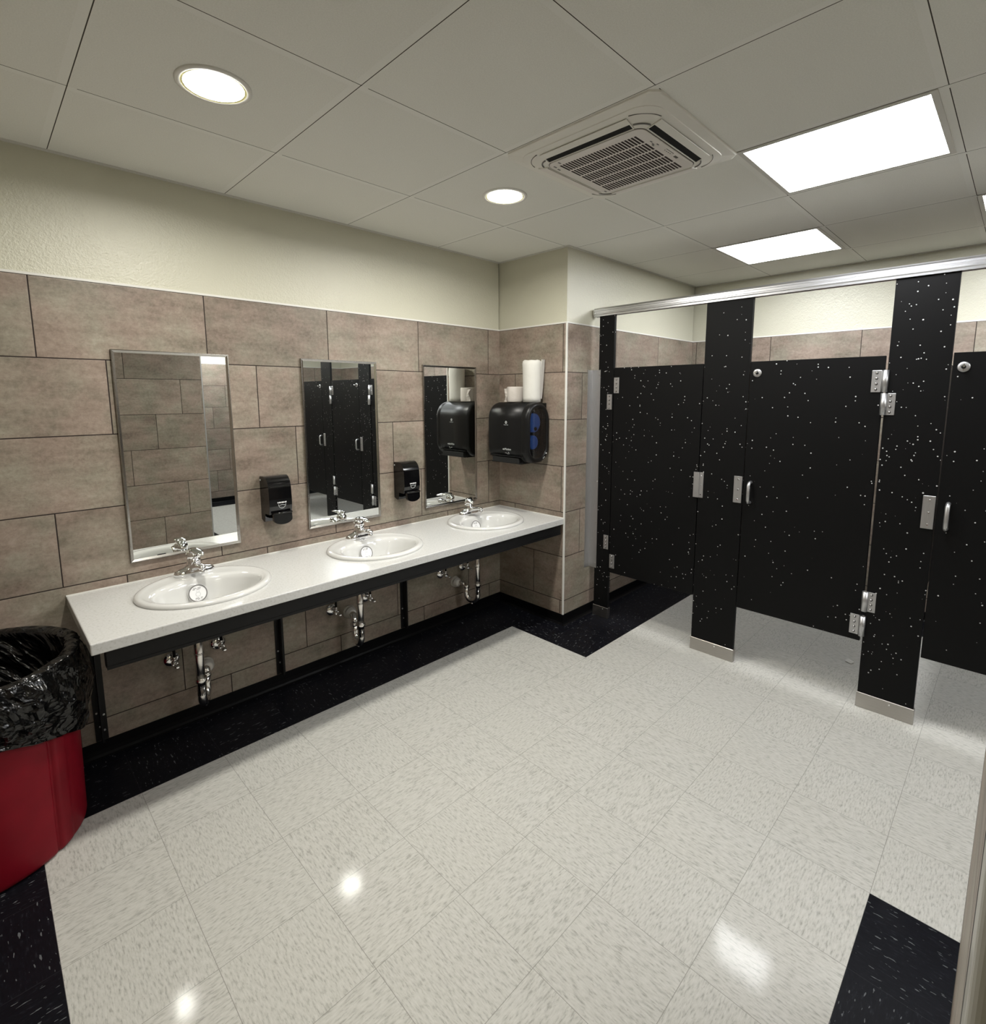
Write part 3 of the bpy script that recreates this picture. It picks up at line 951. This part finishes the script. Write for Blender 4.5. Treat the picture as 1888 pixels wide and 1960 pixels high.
def make_valve(x, z, label):
    t = thing('shutoff_valve', label, 'valve', (x, YW, z), 'chrome shutoff valves under the counter')
    b = MB()
    b.lathe([(0.036, 0), (0.036, 0.003), (0.031, 0.010), (0.020, 0.016), (0.010, 0.018)], (0, 0, 0), (0, -1, 0), 'chrome', 28)
    b.build('escutcheon', None, t, world=False)
    b = MB()
    b.tube([(0, -0.01, 0), (0, -0.062, 0)], [0.0085, 0.0085], 'chrome', 14)
    b.lathe([(0.012, 0), (0.0135, 0.003), (0.0135, 0.022), (0.011, 0.026)], (0, -0.040, 0), (0, -1, 0), 'chrome', 8)
    b.tube([(0, -0.054, 0), (0, -0.054, 0.030)], [0.0085, 0.0085], 'chrome', 14)
    b.lathe([(0.0105, 0), (0.0105, 0.012)], (0, -0.054, 0.020), (0, 0, 1), 'chrome', 6)
    b.build('valve_body', None, t, world=False)
    b = MB()
    b.tube([(0, -0.064, 0), (0, -0.078, 0)], 0.0055, 'chrome', 10)
    b.tube([(0, -0.076, 0), (0, -0.082, -0.001), (0, -0.098, -0.002), (0, -0.105, -0.002)], [0.008, 0.0125, 0.0115, 0.006], 'chrome', 12, True, ((1, 0, 0), 0.6))
    b.build('handle', None, t, world=False)
    b = MB()
    dx = 0.018
    b.tube([(0, -0.054, 0.030), (0, -0.056, 0.07), (0.004, -0.062, 0.13), (dx, -0.075, 0.20), (dx, -0.08, CT - 0.05 - z)], 0.0065, 'black_satin', 12)
    b.build('supply_hose', None, t, world=False)
    return t
VZ = 0.335
make_valve(0.215, 0.333, 'chrome shutoff valve left of the drain under the sink nearest the trash can')
make_valve(0.412, 0.345, 'chrome shutoff valve right of the drain under the sink nearest the trash can')
make_valve(1.005, 0.333, 'chrome shutoff valve left of the drain under the middle sink')
make_valve(1.222, 0.350, 'chrome shutoff valve right of the drain under the middle sink')
make_valve(1.792, 0.350, 'chrome shutoff valve left of the drain under the sink nearest the towel dispenser')
make_valve(1.986, 0.357, 'chrome shutoff valve behind the drain under the sink nearest the towel dispenser')

# ---------------------------------------------------------------- mirrors
def make_mirror(x0, x1, z0, z1, label):
    t = thing('wall_mirror', label, 'mirror', ((x0 + x1) / 2, YW, z0), 'steel framed mirrors over the sinks')
    fw, dp = 0.013, 0.013
    yb, yf = YW, YW - dp
    yg = YW - 0.007
    b = MB()
    def rect(i, y):
        return [(x0 + i, y, z0 + i), (x1 - i, y, z0 + i), (x1 - i, y, z1 - i), (x0 + i, y, z1 - i)]
    b.ring_loft([rect(0, yb), rect(0, yf + 0.001), rect(0.001, yf), rect(0.004, yf), rect(fw, yg)], 'frame_steel', True, False, True, False)
    b.build('frame', None, t)
    b = MB()
    b.box(x0 + fw - 0.001, x1 - fw + 0.001, yg - 0.0002, yg + 0.003, z0 + fw - 0.001, z1 - fw + 0.001, 'mirror')
    b.build('mirror_glass', None, t)
make_mirror(0.096, 0.546, 0.818, 1.721, 'largest looking steel framed mirror at left, reflecting stone tile and a white corner')
make_mirror(0.895, 1.340, 0.819, 1.721, 'middle steel framed mirror reflecting black stall doors')
make_mirror(1.671, 2.120, 0.813, 1.720, 'narrow looking steel framed mirror at right, reflecting the paper towel dispenser')

# ---------------------------------------------------------------- soap dispensers
def make_soap(x, label):
    z0, z1, wd, dp = 0.906, 1.134, 0.112, 0.112
    t = thing('soap_dispenser', label, 'soap dispenser', (x, YW, z0), 'black soap dispensers between the mirrors')
    # side outline in (depth, z): flat back, rounded top front
    b = MB()
    prof = [(0, 0.012), (0, z1 - z0 - 0.004), (0.006, z1 - z0), (0.055, z1 - z0 + 0.003)]
    for i in range(9):
        a = PI / 2 - (PI / 2 - 0.12) * i / 8
        prof.append((0.055 + 0.050 * math.cos(a), z1 - z0 - 0.060 + 0.063 * math.sin(a)))
    prof += [(0.108, 0.120), (0.108, 0.085), (0.098, 0.045), (0.050, 0.045), (0.045, 0.004), (0.03, 0.0)]
    b.prism([(YW - d, z0 + z) for d, z in prof], x, x + wd, 'yz', 'black_gloss')
    es = [e for e in b.bm.edges if len(e.link_faces) == 2 and e.calc_face_angle(0) > 1.2 and abs(e.verts[0].co.x - e.verts[1].co.x) < 1e-6]
    bmesh.ops.bevel(b.bm, geom=es, offset=0.006, segments=3, affect='EDGES')
    b.build('cover', None, t)
    b = MB()
    # horizontal ridges across the shoulder
    for yy, zz in ((YW - 0.102, z0 + 0.197), (YW - 0.1065, z0 + 0.183)):
        b.tube([(x + 0.006, yy, zz), (x + wd - 0.006, yy, zz)], 0.0020, 'black_gloss', 8)
    b.build('ridge', None, t)
    # push lever: rounded tongue
    b = MB()
    out = []
    n = 18
    for i in range(n + 1):
        a = PI + PI * i / n
        out.append((x + wd * 0.56 + 0.046 * math.cos(a), z0 + 0.018 + 0.026 * math.sin(a)))
    out = [(x + 0.016, z0 + 0.052)] + [(x + wd * 0.56 - 0.046, z0 + 0.030)] + out + [(x + wd - 0.004, z0 + 0.030), (x + wd - 0.004, z0 + 0.052)]
    b.prism([(p[0], p[1]) for p in out], YW - 0.112, YW - 0.094, 'xz', 'black_gloss')
    b.tube([(x + 0.014, YW - 0.110, z0 + 0.050), (x + wd - 0.004, YW - 0.112, z0 + 0.050)], 0.0055, 'black_gloss', 12)
    b.build('push_lever', None, t)
    # pale wordmark bar and shield mark
    b = MB()
    cx_, yy = x + wd * 0.55, YW - 0.1085
    for k in range(9):
        w_ = 0.0044
        x0 = cx_ - 0.022 + k * 0.005
        b.box(x0, x0 + w_ * (1 if k % 3 else 0.7), yy, yy + 0.002, z0 + 0.099, z0 + 0.106 - (0.0015 if k % 2 else 0), 'print_white')
    b.build('wordmark', None, t)
    b = MB()
    pts = [(cx_ + 0.018 * math.cos(a), z0 + 0.094 + 0.021 * math.sin(a)) for a in [PI + PI * i / 12 for i in range(13)]]
    b.tube([(p[0], yy - 0.001 + (z0 + 0.085 - p[1]) * 0.26 if p[1] < z0 + 0.085 else yy - 0.0005, p[1]) for p in pts], 0.0012, 'print_light', 6)
    b.tube([(cx_ - 0.014, yy - 0.0005, z0 + 0.0885), (cx_, yy - 0.0005, z0 + 0.0915), (cx_ + 0.014, yy - 0.0005, z0 + 0.0885)], 0.0011, 'print_light', 6)
    b.build('shield_mark', None, t)
    b = MB()
    b.lathe([(0.0045, 0), (0.0045, 0.001), (0.003, 0.0016)], (x, YW - 0.010, z1 - 0.018), (-1, 0, 0), 'print_light', 12)
    b.build('lock_button', None, t)
make_soap(0.656, 'black soap dispenser on the wall between the left and middle mirrors')
make_soap(1.446, 'black soap dispenser on the wall between the middle and right mirrors')

# ---------------------------------------------------------------- paper towel dispenser on the chase
TX, TY0, TY1, TZ0, TZ1 = XC, 0.206, 0.568, 1.094, 1.485
td = thing('paper_towel_dispenser', 'black paper towel dispenser with smoked side window on the tiled corner wall', 'paper towel dispenser', (TX, (TY0 + TY1) / 2, TZ0))
D = 0.225
def side_outline(ins=0.0, steps=10):
    """outline in (x, z) of the dispenser seen from its side, inset by ins"""
    out = []
    def arc(cx, cz, r, a0, a1):
        for i in range(steps + 1):
            a = math.radians(a0 + (a1 - a0) * i / steps)
            out.append((cx + r * math.cos(a), cz + r * math.sin(a)))
    x0, x1 = TX - D + ins, TX - ins
    z0, z1 = TZ0 + ins, TZ1 - ins
    r = 0.108 - ins
    arc(x0 + r, z1 - r, r, 180, 90)
    arc(x1 - r, z1 - r, r, 90, 0)
    arc(x1 - r, z0 + r, r, 0, -90)
    arc(x0 + r * 0.88, z0 + r * 0.88, r * 0.88, -90, -180)
    return out
b = MB()
# main drum, a little flatter at the outer end toward the sink wall
ring = lambda ins, y: [(p[0], y, p[1]) for p in side_outline(ins)]
b.ring_loft([ring(0.014, TY1), ring(0.004, TY1 - 0.010), ring(0.0, TY1 - 0.024), ring(0.0, TY0 + 0.05)], 'black_satin', True, True, True, True)
b.box(TX - D + 0.03, TX - 0.002, TY0 + 0.07, TY1 - 0.045, TZ0 - 0.006, TZ0 + 0.03, 'black_deep')
b.box(TX - 0.05, TX - 0.001, TY0 + 0.03, TY1 - 0.03, TZ0 + 0.03, TZ1 - 0.004, 'black_satin', 0.004)
b.build('front_cover', None, td)
b = MB()
# side bezel ring
b.ring_loft([ring(0.0, TY0 + 0.052), ring(-0.002, TY0 + 0.030), ring(0.002, TY0 + 0.012), ring(0.014, TY0 + 0.0), ring(0.030, TY0 + 0.001), ring(0.034, TY0 + 0.008), ring(0.034, TY0 + 0.048)], 'black_satin', False, False, True, True)
b.build('side_bezel', None, td)
b = MB()
b.prism([(p[0], p[1]) for p in side_outline(0.033)], TY0 + 0.006, TY0 + 0.009, 'xz', 'smoked')
b.build('side_window', None, td)
b = MB()
b.lathe([(0.062, 0), (0.062, 0.022), (0.055, 0.024)], (TX - 0.135, TY0 + 0.046, TZ0 + 0.262), (0, -1, 0), 'blue', 36)
b.lathe([(0.045, 0), (0.045, 0.022), (0.040, 0.024)], (TX - 0.140, TY0 + 0.046, TZ0 + 0.135), (0, -1, 0), 'blue', 36)
b.lathe([(0.012, 0), (0.012, 0.006)], (TX - 0.125, TY0 + 0.022, TZ0 + 0.222), (0, -1, 0), 'black_gloss', 16)
b.build('inner_roll_disc', None, td)
b = MB()
# lip and dispensing mouth
b.box(TX - D - 0.003, TX - D + 0.02, TY0 + 0.055, TY1 - 0.030, TZ0 + 0.040, TZ0 + 0.046, 'black_satin', 0.002)
b.box(TX - D + 0.0, TX - D + 0.05, TY0 + 0.075, TY1 - 0.050, TZ0 - 0.002, TZ0 + 0.034, 'black_deep', 0.004)
b.box(TX - D + 0.002, TX - D + 0.03, TY0 + 0.055, TY1 - 0.040, TZ0 - 0.004, TZ0 + 0.004, 'black_satin', 0.002)
b.build('paper_mouth', None, td)
textmesh('wordmark', 'enMotion', 0.019, 'print_light', td, (TX - D - 0.0012, TY0 + 0.177, TZ0 + 0.087), (0, -1, 0), (0, 0, 1), 0.0003)
b = MB()
lc = Vector((TX - D - 0.0008, TY0 + 0.185, TZ0 + 0.262))
rr = []
nn = 24
for r, dx in ((0.0085, 0.0006), (0.0085, -0.0003), (0.0046, -0.0003), (0.0046, 0.0006)):
    rr.append([(lc.x + dx, lc.y + r * math.cos(2 * PI * j / nn), lc.z + r * 1.12 * math.sin(2 * PI * j / nn)) for j in range(nn)])
b.ring_loft(rr, 'print_light', False, False, True, False)
b.box(lc.x - 0.0003, lc.x + 0.0006, lc.y - 0.0012, lc.y + 0.0012, lc.z - 0.0035, lc.z + 0.0035, 'print_light')
b.build('round_emblem', None, td)
textmesh('small_wordmark', 'Georgia-Pacific', 0.0065, 'print_light', td, (TX - D - 0.0009, TY0 + 0.185, TZ0 + 0.246), (0, -1, 0), (0, 0, 1), 0.0002)
b = MB()
yc_, zc_ = TY0 + 0.175, TZ0 + 0.060
xw = TX - D - 0.0008
b.tube([(xw, yc_ + 0.018, zc_ + 0.002), (xw, yc_ + 0.006, zc_ + 0.0035), (xw, yc_ - 0.006, zc_ - 0.004), (xw, yc_ - 0.011, zc_ - 0.004)], 0.0010, 'print_light', 6)
b.tube([(xw, yc_ - 0.010, zc_ + 0.009), (xw, yc_ - 0.016, zc_ + 0.005), (xw, yc_ - 0.017, zc_ - 0.006)], 0.0010, 'print_light', 6)
b.build('hand_mark', None, td)
for (dx, dz, w_, r) in ((0.036, 0.060, 0.010, 'print_white'), (0.056, 0.036, 0.007, 'print_light'), (0.066, 0.030, 0.006, 'print_light')):
    b = MB()
    b.box(TX - dx - w_ / 2, TX - dx + w_ / 2, TY0 - 0.0004, TY0 + 0.002, TZ0 + dz - 0.003, TZ0 + dz + 0.003, r)
    b.build('indicator_light', None, td)

# rolls standing on the dispenser
pr = thing('paper_towel_roll', 'tall white paper towel roll standing on the black dispenser', 'paper towel roll', (TX - 0.085, 0.292, TZ1))
b = MB()
rings = []
nn = 40
cx_, cy_ = TX - 0.085, 0.292
for z, r in ((0, 0.058), (0.03, 0.058), (0.10, 0.0585), (0.17, 0.060), (0.22, 0.062), (0.245, 0.062), (0.262, 0.058), (0.270, 0.046), (0.268, 0.030), (0.258, 0.016), (0.25, 0.006)):
    ring_ = []
    for j in range(nn):
        a = 2 * PI * j / nn
        k = noise.noise(Vector((math.cos(a) * 1.6, math.sin(a) * 1.6, z * 18)))
        rr_ = r * (1 + (0.012 + 0.09 * max(0, (z - 0.19) / 0.08)) * k)
        ring_.append((cx_ + rr_ * math.cos(a), cy_ + rr_ * math.sin(a), TZ1 + 0.001 + z * 1.0 + 0.006 * k * (z > 0.2)))
    rings.append(ring_)
b.ring_loft(rings, 'paper')
b.build('paper_roll', None, pr)
b = MB()
pts0, pts1 = [], []
for i in range(8):
    t_ = i / 7
    z = TZ1 + 0.022 + 0.252 * t_
    y = cy_ - 0.046 - 0.030 * math.sin(t_ * 1.2) * 0.7 + 0.012 * t_
    x = cx_ + 0.025 + 0.018 * t_
    pts0.append((x - 0.012, y - 0.004, z)); pts1.append((x + 0.034, y + 0.010, z + 0.002))
b.ring_loft([[p, (q[0], q[1], q[2]), (q[0] + 0.001, q[1] + 0.006, q[2]), (p[0] + 0.001, p[1] + 0.006, p[2])] for p, q in zip(pts0, pts1)], 'paper', True, True, True, False)
b.build('loose_sheet', None, pr)
tp = thing('toilet_paper_roll', 'short white toilet paper roll standing on the black dispenser', 'toilet paper roll', (TX - 0.095, 0.430, TZ1))
b = MB()
rings = []
cx_, cy_ = TX - 0.095, 0.430
for z, r in ((0, 0.053), (0.006, 0.056), (0.03, 0.0565), (0.06, 0.056), (0.095, 0.056), (0.101, 0.053), (0.102, 0.024), (0.098, 0.021), (0.02, 0.021)):
    ring_ = []
    for j in range(nn):
        a = 2 * PI * j / nn
        k = noise.noise(Vector((math.cos(a) * 2.2, math.sin(a) * 2.2, z * 40)))
        rr_ = r * (1 + 0.03 * k)
        ring_.append((cx_ + rr_ * math.cos(a), cy_ + rr_ * math.sin(a), TZ1 + 0.001 + z))
    rings.append(ring_)
b.ring_loft(rings, 'tissue')
b.build('tissue_roll', None, tp)
b = MB()
sheet = []
for i in range(7):
    t_ = i / 6
    wob = 0.006 * math.sin(t_ * 7)
    sheet.append([(cx_ - 0.052 + 0.010 * t_ - wob * 0.3, cy_ + 0.030 + wob, TZ1 + 0.004 + 0.088 * t_), (cx_ - 0.040 + wob, cy_ + 0.066 + wob * 0.6 - 0.010 * t_ * (1 - t_) * 4, TZ1 + 0.004 + 0.086 * t_),
                  (cx_ - 0.038 + wob, cy_ + 0.066 + wob * 0.6 - 0.010 * t_ * (1 - t_) * 4, TZ1 + 0.004 + 0.086 * t_), (cx_ - 0.050 + 0.010 * t_ - wob * 0.3, cy_ + 0.030 + wob, TZ1 + 0.004 + 0.088 * t_)])
b.ring_loft(sheet, 'tissue', True, True, True, False)
b.build('loose_end', None, tp)

# ---------------------------------------------------------------- trash can with bag
KX, KY = -0.432, 0.378
RB, RT, KH = 0.272, 0.284, 0.640
tc = thing('trash_can', 'large round red plastic trash can lined with a black bag, left of the counter', 'trash can', (KX, KY, 0))
b = MB()
nn = 360
def can_r(a, t_):
    r = RB + (RT - RB) * t_
    # vertical grooves and flat ribs round the drum
    for a0 in [math.radians(-49 + 60 * k) for k in range(6)]:
        d = (a - a0 + PI) % (2 * PI) - PI
        r -= 0.010 * math.exp(-(d / 0.022) ** 2)
        r += 0.0020 * math.exp(-((d - 0.125) / 0.085) ** 8)
    return r
rings = []
for z, dr_ in ((0.0, -0.014), (0.004, -0.008), (0.012, -0.002), (0.022, 0), (0.10, 0), (0.2, 0), (0.3, 0), (0.4, 0), (0.5, 0), (0.6, 0)):
    rings.append([(KX + (can_r(2 * PI * j / nn, z / KH) + dr_) * math.cos(2 * PI * j / nn), KY + (can_r(2 * PI * j / nn, z / KH) + dr_) * math.sin(2 * PI * j / nn), z) for j in range(nn)])
b.ring_loft(rings, 'red', True, False)
inner = []
for z, r in ((0.6, RT), (0.605, RT + 0.008), (KH - 0.006, RT + 0.010), (KH, RT + 0.006), (KH, RT - 0.004), (KH - 0.02, RT - 0.008), (0.03, RB - 0.012), (0.025, 0.02)):
    inner.append([(KX + r * math.cos(2 * PI * j / nn), KY + r * math.sin(2 * PI * j / nn), z) for j in range(nn)])
b.ring_loft(inner, 'red', False, True)
b.build('drum', None, tc)
b = MB()
nn = 220
rings = []
prof = []
N1 = 34
for i in range(N1 + 1):         # inside, from deep up to the rim
    t_ = i / N1
    prof.append(('in', t_))
for i in range(1, 8): prof.append(('rim', i / 8))
for i in range(60): prof.append(('out', i / 59))
for kind, t_ in prof:
    ring_ = []
    for j in range(nn):
        a = 2 * PI * j / nn
        ca, sa = math.cos(a), math.sin(a)
        if kind == 'in':
            z = 0.10 + (KH + 0.012 - 0.10) * t_
            r = (RB - 0.045) + (RT - 0.022 - (RB - 0.045)) * t_
            amp = 0.016 * (1 - t_ ** 6)
        elif kind == 'rim':
            an = PI * (1 - t_)
            r = RT + 0.0 + 0.020 * math.cos(an); z = KH + 0.012 + 0.010 * math.sin(an)
            amp = 0.006
        else:
            hem = 0.455 + 0.030 * math.sin(a * 1.0 - 2.3) - 0.085 * max(0, math.cos(a - math.radians(-8))) ** 3 + 0.012 * noise.noise(Vector((ca * 3, sa * 3, 1.7)))
            z = (KH + 0.010) + (hem - KH - 0.010) * t_
            bulge = 0.020 + 0.024 * math.sin(min(1, t_ * 1.15) * PI * 0.62) * (0.7 + 0.3 * math.sin(a * 2 + 0.6)) - 0.026 * max(0, t_ - 0.55) / 0.45
            r = RT + bulge
            amp = 0.022 * (1 - 0.4 * t_) * min(1, t_ * 6)
        # diagonal drawn folds
        s1 = noise.noise(Vector((a * 3.2 + z * 7.0, z * 5.0, 0.3)))
        s2 = noise.noise(Vector((a * 7.0 - z * 12.0, z * 14.0, 4.1)))
        s3 = noise.noise(Vector((a * 16.0 + z * 25.0, z * 20.0, 9.1)))
        fold = (1 - abs(s1) * 2.2) * 0.55 + (0.5 - abs(s2)) * 0.7 + s3 * 0.18
        r += amp * fold
        if kind == 'out': r = max(r, RT + 0.012)
        if kind == 'in': r = min(r, RB - 0.016 + (RT - 0.012 - RB + 0.016) * t_)
        zz = z + (0.007 * s1 if kind != 'out' else 0.004 * s2)
        x, y = KX + r * ca, KY + r * sa
        y = min(y, YW - 0.003); x = max(x, XL + 0.003)
        ring_.append((x, y, zz))
    rings.append(ring_)
b.ring_loft(rings, 'bag', True, False)
bg = b.build('trash_bag', None)
so = bg.modifiers.new('thickness', 'SOLIDIFY'); so.thickness = 0.0012; so.offset = 1.0
tag(bg, 'wrinkled shiny black trash bag folded over the rim of the red can', 'trash bag')

# ---------------------------------------------------------------- toilet stalls
PT = 0.022           # panel thickness
DZ0, DZ1 = 0.335, 1.706
RZ0, RZ1 = 2.040, 2.094
PIL = [(-0.085, 0.029), (-0.932, -0.683), (-1.757, -1.537), (-2.600, -2.375), (-3.440, -3.215), (-4.280, -4.055)]
def leaf(b, y0, y1, z0, z1, mat='aluminium', side=1, rows=4):
    x = XS - 0.0035
    b.box(x, XS, y0, y1, z0, z1, mat, 0.0015, 2)
    for k in range(rows):
        zc2 = z0 + (z1 - z0) * (k + 0.5) / rows
        b.lathe([(0.0058, 0), (0.0058, 0.0006), (0.0040, 0.0018)], (x, (y0 + y1) / 2, zc2), (-1, 0, 0), 'black_metal', 12)
        b.lathe([(0.0042, 0.0005), (0.0042, 0.0022), (0.0025, 0.0030)], (x, (y0 + y1) / 2 + 0.001, zc2 + 0.001), (-1, 0, 0), 'chrome', 8)
def pil_label(k):
    return ['narrow black flecked pilaster against the tiled wall at the left end of the stalls', 'black flecked pilaster between the first and second stall doors from the sinks', 'widest looking black flecked pilaster at right, beside the lit door gap',
            'black flecked pilaster beyond the right edge, seen in the middle mirror', 'black flecked pilaster fifth from the sink wall, outside the picture', 'black flecked pilaster farthest from the sinks, outside the picture'][k]
for k, (y0, y1) in enumerate(PIL):
    t = thing('stall_pilaster', pil_label(k), 'stall pilaster', (XS, (y0 + y1) / 2, 0), 'black pilasters of the toilet stalls')
    b = MB()
    b.box(XS, XS + PT, y0, y1, 0.004, RZ1 - 0.012, 'hdpe_dense' if k in (0, 2) else 'hdpe', 0.0012, 1)
    b.build('panel', None, t)
    b = MB()
    b.box(XS - 0.004, XS + PT + 0.004, y0 - 0.004, y1 + 0.004, 0.0, 0.076, 'stainless', 0.0015, 1)
    b.lathe([(0.004, 0), (0.0035, 0.002)], (XS - 0.004, (y0 + y1) / 2 - 0.02, 0.060), (-1, 0, 0), 'chrome', 10)
    b.build('shoe', None, t)
    # hinge leaves on the pilaster (the door it carries)
    if k != 1:
        hy = y0 + 0.006 if k == 0 else y1 - 0.040
        for zz, up_ in (((1.437, 1.536), 1), ((0.492, 0.590), 0)):
            b = MB()
            leaf(b, hy, hy + 0.037, zz[0], zz[1])
            if k != 0:
                b.tube([(XS - 0.007, y1 + 0.003, zz[0]), (XS - 0.007, y1 + 0.003, zz[1])], 0.013, 'aluminium', 20)
            b.build('hinge_leaf', None, t)
    # latch strikes
    if k == 1:
        b = MB()
        x = XS - 0.005
        b.box(x, XS + 0.0, y1 - 0.030, y1 - 0.001, 0.936, 1.085, 'aluminium', 0.001, 1)
        b.box(x - 0.006, x, y1 - 0.003, y1 + 0.026, 0.936, 1.085, 'aluminium', 0.001, 1)
        b.box(x - 0.006, x + 0.001, y1 - 0.008, y1 - 0.001, 0.936, 1.085, 'aluminium', 0.001, 1)
        for zc2 in (0.955, 1.010, 1.066): b.lathe([(0.0042, 0), (0.0030, 0.0025)], (x, y1 - 0.018, zc2), (-1, 0, 0), 'chrome', 8)
        b.build('latch_strike', None, t)
    if k >= 1:
        b = MB()
        b.box(XS - 0.005, XS, y0 + 0.002, y0 + 0.046, 0.936, 1.085, 'aluminium', 0.001, 1)
        for zc2 in (0.955, 1.010, 1.066): b.lathe([(0.0048, 0), (0.0034, 0.0028)], (XS - 0.005, y0 + 0.022, zc2), (-1, 0, 0), 'chrome', 10)
        b.build('latch_plate', None, t)
door_labels = ['black stall door nearest the sinks, hung on the narrow pilaster', 'black stall door in the middle, with handle and round latch disc', 'black stall door cut off by the right edge of the picture',
               'black stall door fourth from the sink wall, seen in the middle mirror', 'black stall door farthest from the sinks, outside the picture']
for k in range(5):
    y1 = PIL[k][0] - (0.005 if k == 0 else 0.005)
    y0 = PIL[k + 1][1] + (0.005 if k == 0 else 0.011)
    t = thing('stall_door', door_labels[k], 'stall door', (XS, (y0 + y1) / 2, DZ0), 'black doors of the toilet stalls')
    b = MB()
    b.box(XS + 0.001, XS + PT, y0, y1, DZ0, DZ1, 'hdpe' if k == 0 else 'hdpe_sparse', 0.0012, 1)
    b.build('door_panel', None, t)
    if k == 0:
        for z0, z1 in ((1.543, 1.643), (0.368, 0.464)):
            b = MB(); leaf(b, y1 - 0.040, y1 - 0.002, z0, z1); b.build('hinge_leaf', None, t)
    else:
        for z0, z1 in ((1.541, 1.641), (0.366, 0.466)):
            b = MB()
            leaf(b, y0 + 0.008, y0 + 0.046, z0, z1)
            b.tube([(XS - 0.007, y0 - 0.006, z0), (XS - 0.007, y0 - 0.006, z1)], 0.013, 'aluminium', 20)
            b.build('hinge_leaf', None, t)
        # round latch disc with a slotted hub
        b = MB()
        yl, zl = y1 - 0.036, 1.645
        b.lathe([(0.0215, 0), (0.0215, 0.003), (0.019, 0.005), (0.012, 0.006)], (XS + 0.001, yl, zl), (-1, 0, 0), 'aluminium', 36)
        b.lathe([(0.008, 0.005), (0.008, 0.009), (0.006, 0.010)], (XS + 0.001, yl, zl), (-1, 0, 0), 'black_metal', 20)
        for dz in (-0.012, 0.012): b.lathe([(0.003, 0.005), (0.0025, 0.007)], (XS + 0.001, yl, zl + dz), (-1, 0, 0), 'chrome', 8)
        b.tube([(XS - 0.006, yl - 0.001, zl), (XS - 0.034, yl - 0.002, zl + 0.002)], [0.0035, 0.0045], 'chrome', 10)
        b.build('latch_disc', None, t)
        # pull handle
        b = MB()
        yh = y1 - 0.037
        b.tube([(XS + 0.001, yh, 0.946), (XS - 0.022, yh, 0.948), (XS - 0.031, yh, 0.960), (XS - 0.031, yh, 1.044), (XS - 0.022, yh, 1.056), (XS + 0.001, yh, 1.058)], [0.0085, 0.0085, 0.0088, 0.0088, 0.0085, 0.0085], 'aluminium', 16)
        b.build('pull_handle', None, t)
# dividers between stalls
for k, yd in enumerate((-0.808, -1.647, -2.488, -3.328, -4.168)):
    b = MB()
    b.box(XS + PT, XB - 0.004, yd - 0.0125, yd + 0.0125, DZ0, DZ1, 'hdpe_sparse', 0.001, 1)
    o = b.build('stall_divider')
    tag(o, ['black divider panel between the first and second stalls, edge seen under the doors', 'black divider panel behind the wide pilaster at right', 'black divider panel third from the sink wall, outside the picture',
            'black divider panel fourth from the sink wall, outside the picture', 'black divider panel farthest from the sinks, outside the picture'][k], 'stall divider', 'dividers between the toilet stalls')
# headrail
hr = thing('headrail', 'ribbed aluminium headrail running along the top of the black stalls', 'rail', (XS, YC - 0.01, RZ0))
b = MB()
prof = [(-0.010, RZ0), (-0.010, RZ0 + 0.010), (-0.014, RZ0 + 0.014), (-0.014, RZ0 + 0.019), (-0.010, RZ0 + 0.022), (-0.010, RZ0 + 0.033), (-0.014, RZ0 + 0.036), (-0.014, RZ0 + 0.042), (-0.008, RZ0 + 0.048), (-0.004, RZ1), (0.028, RZ1), (0.034, RZ0 + 0.046), (0.034, RZ0), (0.024, RZ0), (0.024, RZ0 + 0.012), (-0.001, RZ0 + 0.012), (-0.001, RZ0)]
b.prism([(XS + a, z) for a, z in prof], YC - 0.008, YF + 0.02, 'xz', 'rail')
b.build('rail', None, hr)
b = MB()
b.box(XS - 0.012, XS + 0.036, YC - 0.016, YC - 0.001, RZ0 + 0.008, RZ1 - 0.010, 'stainless', 0.001, 1)
b.tube([(XS + 0.010, YC - 0.02, RZ0 + 0.024), (XS - 0.018, YC - 0.012, RZ0 + 0.024)], 0.004, 'chrome', 10)
b.build('wall_bracket', None, hr)
# long wall channel that ties the first pilaster to the tiled wall
wc = thing('wall_channel', 'long aluminium channel fixing the first pilaster to the tiled wall', 'wall bracket', (XS, YC - 0.02, 0.342))
b = MB()
b.box(XS - 0.0025, XS, 0.013, YC, 0.342, 1.696, 'aluminium')
b.box(XS - 0.055, XS, YC - 0.0028, YC, 0.342, 1.696, 'aluminium')
b.build('angle', None, wc)
for zz in (0.375, 0.66, 0.95, 1.24, 1.665):
    b = MB()
    b.lathe([(0.0035, 0), (0.0028, 0.002)], (XS - 0.0025, 0.021, zz), (-1, 0, 0), 'chrome', 8)
    b.build('screw', None, wc)

# paper scrap on the floor in the second stall
b = MB()
px, py = 3.117, -1.41
pts = [(-0.026, -0.010, 0.002), (-0.006, -0.016, 0.007), (0.020, -0.013, 0.004), (0.030, 0.004, 0.008), (0.008, 0.012, 0.003), (-0.018, 0.009, 0.006)]
top_ = [b.bm.verts.new((px + x * 0.8 + 0.0, py + y * 1.6, z + 0.0012)) for x, y, z in pts]
bot_ = [b.bm.verts.new((px + x * 0.8 + 0.0, py + y * 1.6, max(0.0002, z - 0.002))) for x, y, z in pts]
ct_ = b.bm.verts.new((px, py, 0.010)); cb_ = b.bm.verts.new((px, py, 0.004))
for i in range(6):
    j = (i + 1) % 6
    b.bm.faces.new((top_[i], top_[j], ct_)); b.bm.faces.new((bot_[j], bot_[i], cb_)); b.bm.faces.new((top_[i], bot_[i], bot_[j], top_[j]))
tag(b.build('paper_scrap', 'paper'), 'small scrap of white paper on the floor inside the middle stall', 'paper scrap')
